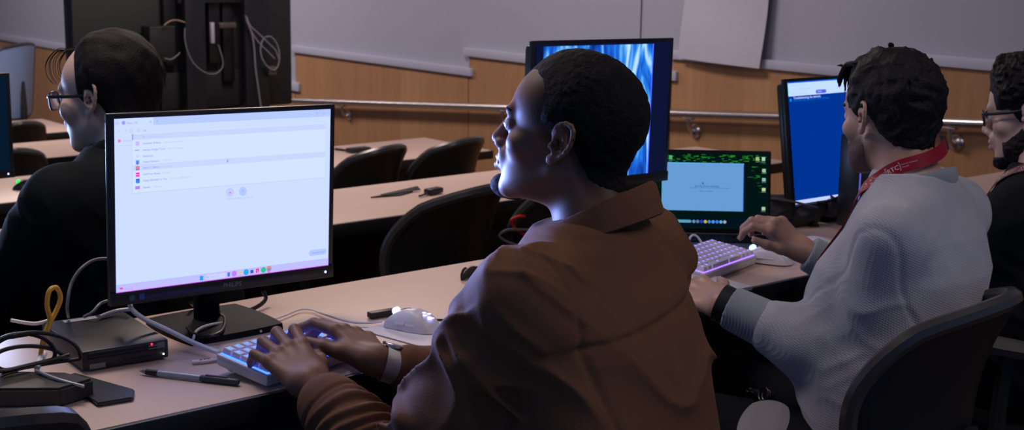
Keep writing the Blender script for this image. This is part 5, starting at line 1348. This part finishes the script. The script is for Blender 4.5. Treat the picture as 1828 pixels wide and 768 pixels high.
    def neckp(th, r=.073):
        a = math.radians(th); r += .010 * max(0, th) / 90; z = 1.112 - .040 * max(0, th + 20) / 110 - .020 * max(0, (th - 70) / 30); return cN - r * (Rn * math.sin(a) + Fn * math.cos(a)) + np.array([0, 0, z])
    raw = [neckp(t) for t in (-50, -25, 0, 25, 50, 75, 100)] + [(2.236, 1.622, 1.010), (2.230, 1.650, .955), (2.224, 1.674, .89), (2.218, 1.685, .80), (2.216, 1.685, .735)]
    pts, nm = [], []
    rs = resample(raw, .010)
    for p in rs:
        pp, g = on_surface(U, p, .004); rad_ = p - np.array([cN[0], cN[1], p[2]]); rad_ /= np.linalg.norm(rad_) + 1e-9
        w_ = float(sstep(1.02, 1.055, p[2])); q_ = pp * (1 - w_) + p * w_; nn_ = g * (1 - w_) + (rad_ + np.array([0, 0, .35])) * w_
        pts.append(q_); nm.append(nn_ / np.linalg.norm(nn_))
    # left side goes down the chest; a second strap on the right side joins it at the clip
    LAN = mat('lanyard_red', (.27, .006, .020), .45, spec=.3)
    lan, P_, fr = ribbon(pts, nm, .026, .0016, 'lanyard', LAN, root, O)
    stamps(P_, fr, .026, .0016, .190, .058, 4, lan, O)
    raw2 = [neckp(-48), neckp(-90), (2.40, 1.63, 1.01), (2.36, 1.66, .94), (2.30, 1.69, .86), (2.23, 1.697, .76), (2.215, 1.695, .74)]
    pts2, nm2 = [], []
    for p in resample(raw2, .012):
        pp, g = on_surface(U, p, .006); pts2.append(pp); nm2.append(g)
    ribbon(pts2, nm2, .026, .0016, 'lanyard_strap', LAN, lan, O)
    q = MB(); i0 = 2; a = P_[i0]; 
    ribbon([P_[0] + Vector(fr[0][1]) * .0005, P_[1] + Vector(fr[1][1]) * .0005, P_[2] + Vector(fr[2][1]) * .0005], nm[:3], .028, .005, 'lanyard_clasp', mat('clasp_brown', (.05, .035, .032), .5), lan, O)
    e = P_[-1]; q.tube([e, e + Vector((-.004, .006, -.020)), e + Vector((-.010, .010, -.040))], [.006, .005, .0035], 8); q.tube([e + Vector((-.010, .012 + .010 * math.cos(a_), -.050 + .010 * math.sin(a_))) for a_ in [2 * PI * i / 16 for i in range(16)]], .0022, 6, closed=True); q.build('hook', M_STEEL, lan, off=O)
    # key clip on the trousers
    c = next((CAM + ray(1352, 700) * t for t in np.arange(2.2, 3.6, .004) if ST.ev(np.array([CAM + ray(1352, 700) * t], np.float32), .3)[0] < .012), onz(1352, 700, .6)); g = Vector(ST.grad(c)); c = Vector(c); dx = Vector((.62, -.70, -.25)).normalized(); dx = (dx - g * dx.dot(g)).normalized(); dy = g.cross(dx)
    q = MB(); q.tube([c - dx * .026 + g * .006, c - dx * .014 + g * .007], [.0055, .0060], 10, smooth=1); q.tube([c - dx * .014 + g * .006, c + dx * .004 + g * .006], [.0040, .0034], 10, smooth=1); q.tube([c + dx * .004 + g * .006, c + dx * .010 + g * .006], [.0062, .0058], 10, smooth=1)
    q.tube([c + dx * .026 + g * .006 + dx * .014 * math.cos(a_) + dy * .014 * math.sin(a_) for a_ in [2 * PI * i / 20 for i in range(20)]], .0016, 6, closed=True); q.tube([c + dx * .034 + g * .005 + dx * .012 * math.cos(a_) + dy * .012 * math.sin(a_) for a_ in [2 * PI * i / 20 for i in range(20)]], .0013, 6, closed=True)
    q.build('key_clip', mat('clip_chrome', (.65, .60, .66), .18, metal=1.0), root, off=O)
man_grey()

# ------------------------------------------------------------------ the man at the right edge
def man_right():
    O = (2.98, 1.62, 0.0); root = thing('person', 'person in black with glasses, beard and curly hair, cut by the right edge', 'person', O)
    SKIN = mat('skin_fair', (.56, .39, .32), .45, spec=.5, noise=.05, nscale=60, tint=True, sss=.05)
    H = Head((3.012, 1.715, 1.103), frame(16, 11, 0), .98); neck = (2.985, 1.640, .985)
    SL, SR = np.array([2.80, 1.615, .905]), np.array([3.15, 1.70, .905]); EL, WL = np.array([2.80, 1.72, .66]), np.array([2.86, 1.95, .735]); ER, WR = np.array([3.22, 1.82, .68]), np.array([3.18, 1.97, .78])
    S = SDF(); SK = SDF(); H.skull(S, neck, .054); H.skull(SK, neck, .054); H.face(S); H.ears(S)
    S.chain([neck, (2.975, 1.64, .86), (2.965, 1.60, .52)], [.060, .11, .125], .05); S.cap(SL, SR, .05, None, .05)
    for sh, el, wr in ((SL, EL, WL), (SR, ER, WR)): S.chain([sh, el, wr], [.046, .040, .026], .02)
    hand(S, WL, (0, 1, .05), (-.2, -.1, 1), True, [(.5, .6, .3)] * 4); hand(S, WR, (-.2, 1, .0), (.1, -.1, 1), False, [(.4, .5, .3)] * 4)
    hl, hr = (2.89, 1.60, .52), (3.06, 1.64, .52); kl, kr = (2.82, 1.99, .54), (3.04, 2.06, .53); al, ar = (2.80, 1.86, .10), (3.04, 1.96, .10)
    ST = SDF(); legs(S, ST, hl, hr, kl, kr, al, ar, (-.2, .98, 0)); ST.ell((2.97, 1.60, .53), (.18, .15, .11), k=.05)
    def tint(V):
        L = H.loc(V); T = np.ones((len(V), 3), np.float32); lip = np.exp(-(((L[:, 2] + .0555) / .0085) ** 2 + (L[:, 0] / .023) ** 2)) * (L[:, 1] > .078); return T * (1 - lip[:, None] * np.array([.1, .4, .3]))
    sdf_obj('body', S, .0034, SKIN, root, off=O, tint=tint); H.eyes(root, O)
    M_HAIR = mat('black_hair_curly', (.004, .004, .006), .65, bump=.4, bscale=200, spec=.25)
    def offs(L):
        ax = np.abs(L[:, 0]); f1 = .092 - L[:, 1] - .45 * ax
        zl = np.interp(-L[:, 1], [-.03, -.012, .022, .040, .060, .10], [.024, -.010, .000, -.030, -.052, -.066]); f = np.minimum(f1, L[:, 2] - zl)
        return f, .005 + .018 * sstep(0, .03, f) * sstep(.02, .08, L[:, 2]) + .012 * sstep(.02, .07, L[:, 1]) * sstep(.03, .06, L[:, 2])
    def curls(P, L): return (np.abs(vnoise(P * 72) - .5) * 2 - .45) * .020 * sstep(.02, .07, L[:, 2]) + (vnoise(P * 200) - .5) * .004
    hair_obj(H, SK, offs, 'hair', M_HAIR, .0032, root, O, curls, (.15, .16, .12), (.15, .16, .18))
    def bd(L):
        up = np.interp(L[:, 1], [-.02, .02, .05, .09], [.004, -.026, -.046, -.048]); f = np.minimum(up - L[:, 2], L[:, 1] + .012 - .35 * np.maximum(-.07 - L[:, 2], 0)); lip = .026 - np.sqrt((L[:, 0] / 1.0) ** 2 + ((L[:, 2] + .060) * 2.6) ** 2); f = np.minimum(np.minimum(f, -lip), np.maximum(.066 - L[:, 1], -.082 - L[:, 2])); return f, .002 + .007 * sstep(0, .03, f)
    hair_obj(H, SK, bd, 'beard', M_HAIR, .0032, root, O, lambda P, L: .006 * (vnoise(P * 160) - .5), (.13, .14, .16), (.13, .14, .03))
    glasses(H, root, O, BLACKF, LENS, y=.110)
    J = SDF(); J.loft([(.50, 2.965, 1.60, .20, .16), (.70, 2.965, 1.605, .215, .165), (.85, 2.975, 1.64, .21, .14), (.905, 2.978, 1.648, .185, .12), (.96, 2.98, 1.65, .12, .095), (1.0, 2.985, 1.652, .08, .078)], math.radians(13), .02)
    J.cap((2.95, 1.64, .95), SL, .05, .062, .05); J.cap((3.0, 1.66, .95), SR, .05, .062, .05); J.chain([SL, EL, lerp(EL, WL, .92)], [.074, .066, .046], .03); J.chain([SR, ER, lerp(ER, WR, .92)], [.074, .064, .046], .03)
    J.post = lambda P, d: d - (ridge(P, Matrix.Rotation(.6, 3, 'X') @ Matrix.Diagonal((8, 8, 18))) ** 3 - .25) * .008 * sstep(.97, .9, P[:, 2])
    BLK = cloth_mat('black_cotton', (.007, .009, .012), .85, sheen=0.0); sdf_obj('top', J, .006, BLK, root, off=O)
    collar_band((2.987, 1.660, .992), 13, .020, .068, [(-.006, -.012), (-.004, .025), (.0, .032), (.006, .032), (.012, .008), (.014, -.012)], -180, 180, 'neckband', BLK, root, O, dip=.01)
    sdf_obj('trousers', ST, .008, TROUS, root, off=O); shoes([al, ar], (-.2, .98, 0), root, O, 0)
    U = SDF(); U.p = list(J.p); U.cap(neck, H.w((0, -.03, -.05)), .060, .056, .02); pts, nm = [], []
    for p in resample([(2.985, 1.57, 1.02), (2.93, 1.60, 1.00), (2.905, 1.66, .97), (2.90, 1.72, .92), (2.90, 1.76, .84), (2.905, 1.775, .76)], .012):
        pp, g = on_surface(U, p, .004); pts.append(pp); nm.append(g)
    lan, P_, fr = ribbon(pts, nm, .024, .0016, 'lanyard', mat('lanyard_dark', (.10, .012, .03), .5), root, O); stamps(P_, fr, .024, .0016, .09, .055, 3, lan, O)
man_right()

# ------------------------------------------------------------------ the man in black at the left
def man_left():
    O = (1.38, 2.95, -.15); root = thing('person', 'person in a black jacket and glasses seated behind the white browser monitor', 'person', O)
    SKIN = mat('skin_pale', (.66, .47, .39), .48, spec=.45, noise=.05, nscale=60, tint=True, sss=.05)
    H = Head((1.360, 3.018, 1.116), frame(32, 6, 0), 1.07, full=.014); neck = (1.375, 2.925, .985)
    SL, SR = np.array([1.180, 2.855, .918]), np.array([1.555, 2.985, .918]); EL, WL = np.array([1.10, 3.10, .60]), np.array([1.12, 3.42, .63]); ER, WR = np.array([1.58, 3.25, .60]), np.array([1.36, 3.46, .63])
    S = SDF(); SK = SDF(); H.skull(S, neck, .062); H.skull(SK, neck, .062); H.face(S); H.ears(S, 1.04)
    S.chain([neck, (1.37, 2.925, .84), (1.38, 2.88, .42)], [.066, .10, .12], .03); S.cap(SL, SR, .05, None, .05)
    for sh, el, wr in ((SL, EL, WL), (SR, ER, WR)): S.chain([sh, el, wr], [.046, .040, .028], .02)
    hand(S, WL, (.1, 1, .05), (-.2, -.1, 1), True, [(.5, .6, .3)] * 4); hand(S, WR, (-.1, 1, .05), (.2, -.1, 1), False, [(.5, .6, .3)] * 4)
    hl, hr = (1.28, 2.90, .42), (1.47, 2.95, .42); kl, kr = (1.20, 3.33, .38), (1.43, 3.38, .38); al, ar = (1.20, 3.32, -.05), (1.43, 3.38, -.05)
    ST = SDF(); legs(S, ST, hl, hr, kl, kr, al, ar, (-.2, .98, 0)); ST.ell((1.38, 2.89, .42), (.19, .16, .12), k=.05)
    def tint(V):
        L = H.loc(V); T = np.ones((len(V), 3), np.float32); lip = np.exp(-(((L[:, 2] + .0555) / .0085) ** 2 + (L[:, 0] / .023) ** 2)) * (L[:, 1] > .078); return T * (1 - lip[:, None] * np.array([.1, .35, .25]))
    sdf_obj('body', S, .0034, SKIN, root, off=O, tint=tint); H.eyes(root, O)
    M_HAIR = mat('dark_hair_thin', (.006, .005, .005), .7, bump=.5, bscale=300, noise=.4, nscale=80, spec=.2)
    def offs(L):
        ax = np.abs(L[:, 0]); f1 = .062 - L[:, 1] - .50 * ax
        zl = np.interp(-L[:, 1], [-.03, -.012, .018, .040, .060, .10], [.024, -.006, .008, -.030, -.060, -.075]); f = np.minimum(f1, L[:, 2] - zl)
        return f, .003 + .012 * sstep(0, .04, f) + .004 * sstep(.0, .05, -L[:, 1])
    hair_obj(H, SK, offs, 'hair', M_HAIR, .0032, root, O, lambda P, L: (vnoise(np.stack([L[:, 0] * 80, L[:, 1] * 25, L[:, 2] * 40], 1)) - .5) * .007, (.16, .16, .14), (.16, .16, .18))
    q = MB(); rnd = random.Random(4)
    for i in range(9):
        x = rnd.uniform(-.045, .02); k_ = rnd.random(); q.tube([H.w((x, .050, .108)), H.w((x - .006, .078, .108 + .006 * k_)), H.w((x - .012, .097 + .010 * k_, .088)), H.w((x - .008, .101 + .014 * k_, .060)), H.w((x - .002, .094 + .008 * k_, .040))], [.0010, .0009, .0009, .0008, .0004], 5, smooth=4)
    q.build('forelock', M_HAIR, root, off=O)
    glasses(H, root, O, BLACKF, mat('lens_painted_reflection', (.5, .6, .9), .03, spec=1.0, trans=.75, coat=1.0), y=.116, z=.006, rimw=.025, rimh=.019)  # blue of the mirrored screen is put into the lens colour
    J = SDF(); J.loft([(.40, 1.38, 2.89, .225, .18), (.62, 1.375, 2.895, .235, .18), (.82, 1.372, 2.915, .23, .155), (.90, 1.372, 2.922, .21, .135), (.965, 1.372, 2.927, .15, .11), (1.02, 1.371, 2.935, .09, .09)], math.radians(20), .02)
    J.cap((1.34, 2.915, .962), SL, .055, .072, .06); J.cap((1.40, 2.935, .962), SR, .055, .072, .06); J.chain([SL, EL, lerp(EL, WL, .92)], [.086, .078, .050], .04); J.chain([SR, ER, lerp(ER, WR, .92)], [.086, .076, .050], .04)
    J.post = lambda P, d: d - (ridge(P + .05 * vnoise(P * 8)[:, None], Matrix.Rotation(.8, 3, 'X') @ Matrix.Rotation(.4, 3, 'Y') @ Matrix.Diagonal((7, 7, 18))) ** 3 - .25) * .010 * sstep(.98, .90, P[:, 2])
    BLK = cloth_mat('black_jacket_cloth', (.006, .009, .011), .8, sheen=0.0); sdf_obj('jacket', J, .006, BLK, root, off=O)
    collar_band((1.369, 2.940, 1.000), 20, .026, .078, [(-.004, -.03), (.0, .03), (.004, .048), (.010, .050), (.018, .042), (.028, .008), (.024, .0), (.008, .0), (.004, -.03)], -155, 155, 'collar', BLK, root, O, dip=.02)
    sdf_obj('trousers', ST, .008, TROUS, root, off=O); shoes([al, ar], (-.2, .98, 0), root, O, -.15)
man_left()
# ================================================================== LIGHT
def area(name, loc, sx, sy, power, col, rot=(0, 0, 0)):
    l = bpy.data.lights.new(name, 'AREA'); l.shape = 'RECTANGLE'; l.size = sx; l.size_y = sy; l.energy = power; l.color = col
    o = bpy.data.objects.new(name, l); o.location = loc; o.rotation_euler = rot; COL.objects.link(o); return o
WARM = (1.0, .82, .76)
for i, (x, y, pw) in enumerate([(3.4, 5.2, 46), (3.4, 8.8, 66), (3.2, 12.2, 48), (1.2, 3.2, 26), (2.3, .2, 15)]):
    area('ceiling_light', (x, y, 2.72), .6, 1.2, pw, WARM)

g_ = area('added_face_lamp', (1.2785, 2.318, 1.065), .44, .16, 3.5, (.24, .35, 1.0), (math.radians(-90), 0, 0)); g_.data.spread = math.radians(60)  # extra lamp added ahead of the browser screen to brighten the typist's face
g2 = area('added_face_lamp', (1.24, 3.985, .945), .42, .26, 3.0, (.45, .60, 1.0), (math.radians(-90), 0, 0)); g2.data.spread = math.radians(120)  # second added lamp, lifts the light on the left person's face
w = bpy.data.worlds.new('room_air'); SC.world = w; w.use_nodes = True
w.node_tree.nodes['Background'].inputs[0].default_value = (.045, .09, .20, 1); w.node_tree.nodes['Background'].inputs[1].default_value = 1.0

# ================================================================== CAMERA
cam = bpy.data.cameras.new('camera'); co = bpy.data.objects.new('camera', cam); COL.objects.link(co)
cam.sensor_width = 36; cam.lens = FPX / 1828 * 36; cam.clip_end = 60; cam.clip_start = .05
M = Matrix([[CAMM[0][0], CAMM[0][1], CAMM[0][2], CAM[0]], [CAMM[1][0], CAMM[1][1], CAMM[1][2], CAM[1]], [CAMM[2][0], CAMM[2][1], CAMM[2][2], CAM[2]], [0, 0, 0, 1]])
co.matrix_world = M
cam.dof.use_dof = True; cam.dof.focus_distance = 2.3; cam.dof.aperture_fstop = 10
SC.camera = co
SC.view_settings.view_transform = 'Standard'; SC.view_settings.look = 'None'; SC.view_settings.exposure = 0; SC.view_settings.gamma = 1; SC.view_settings.use_curve_mapping = False
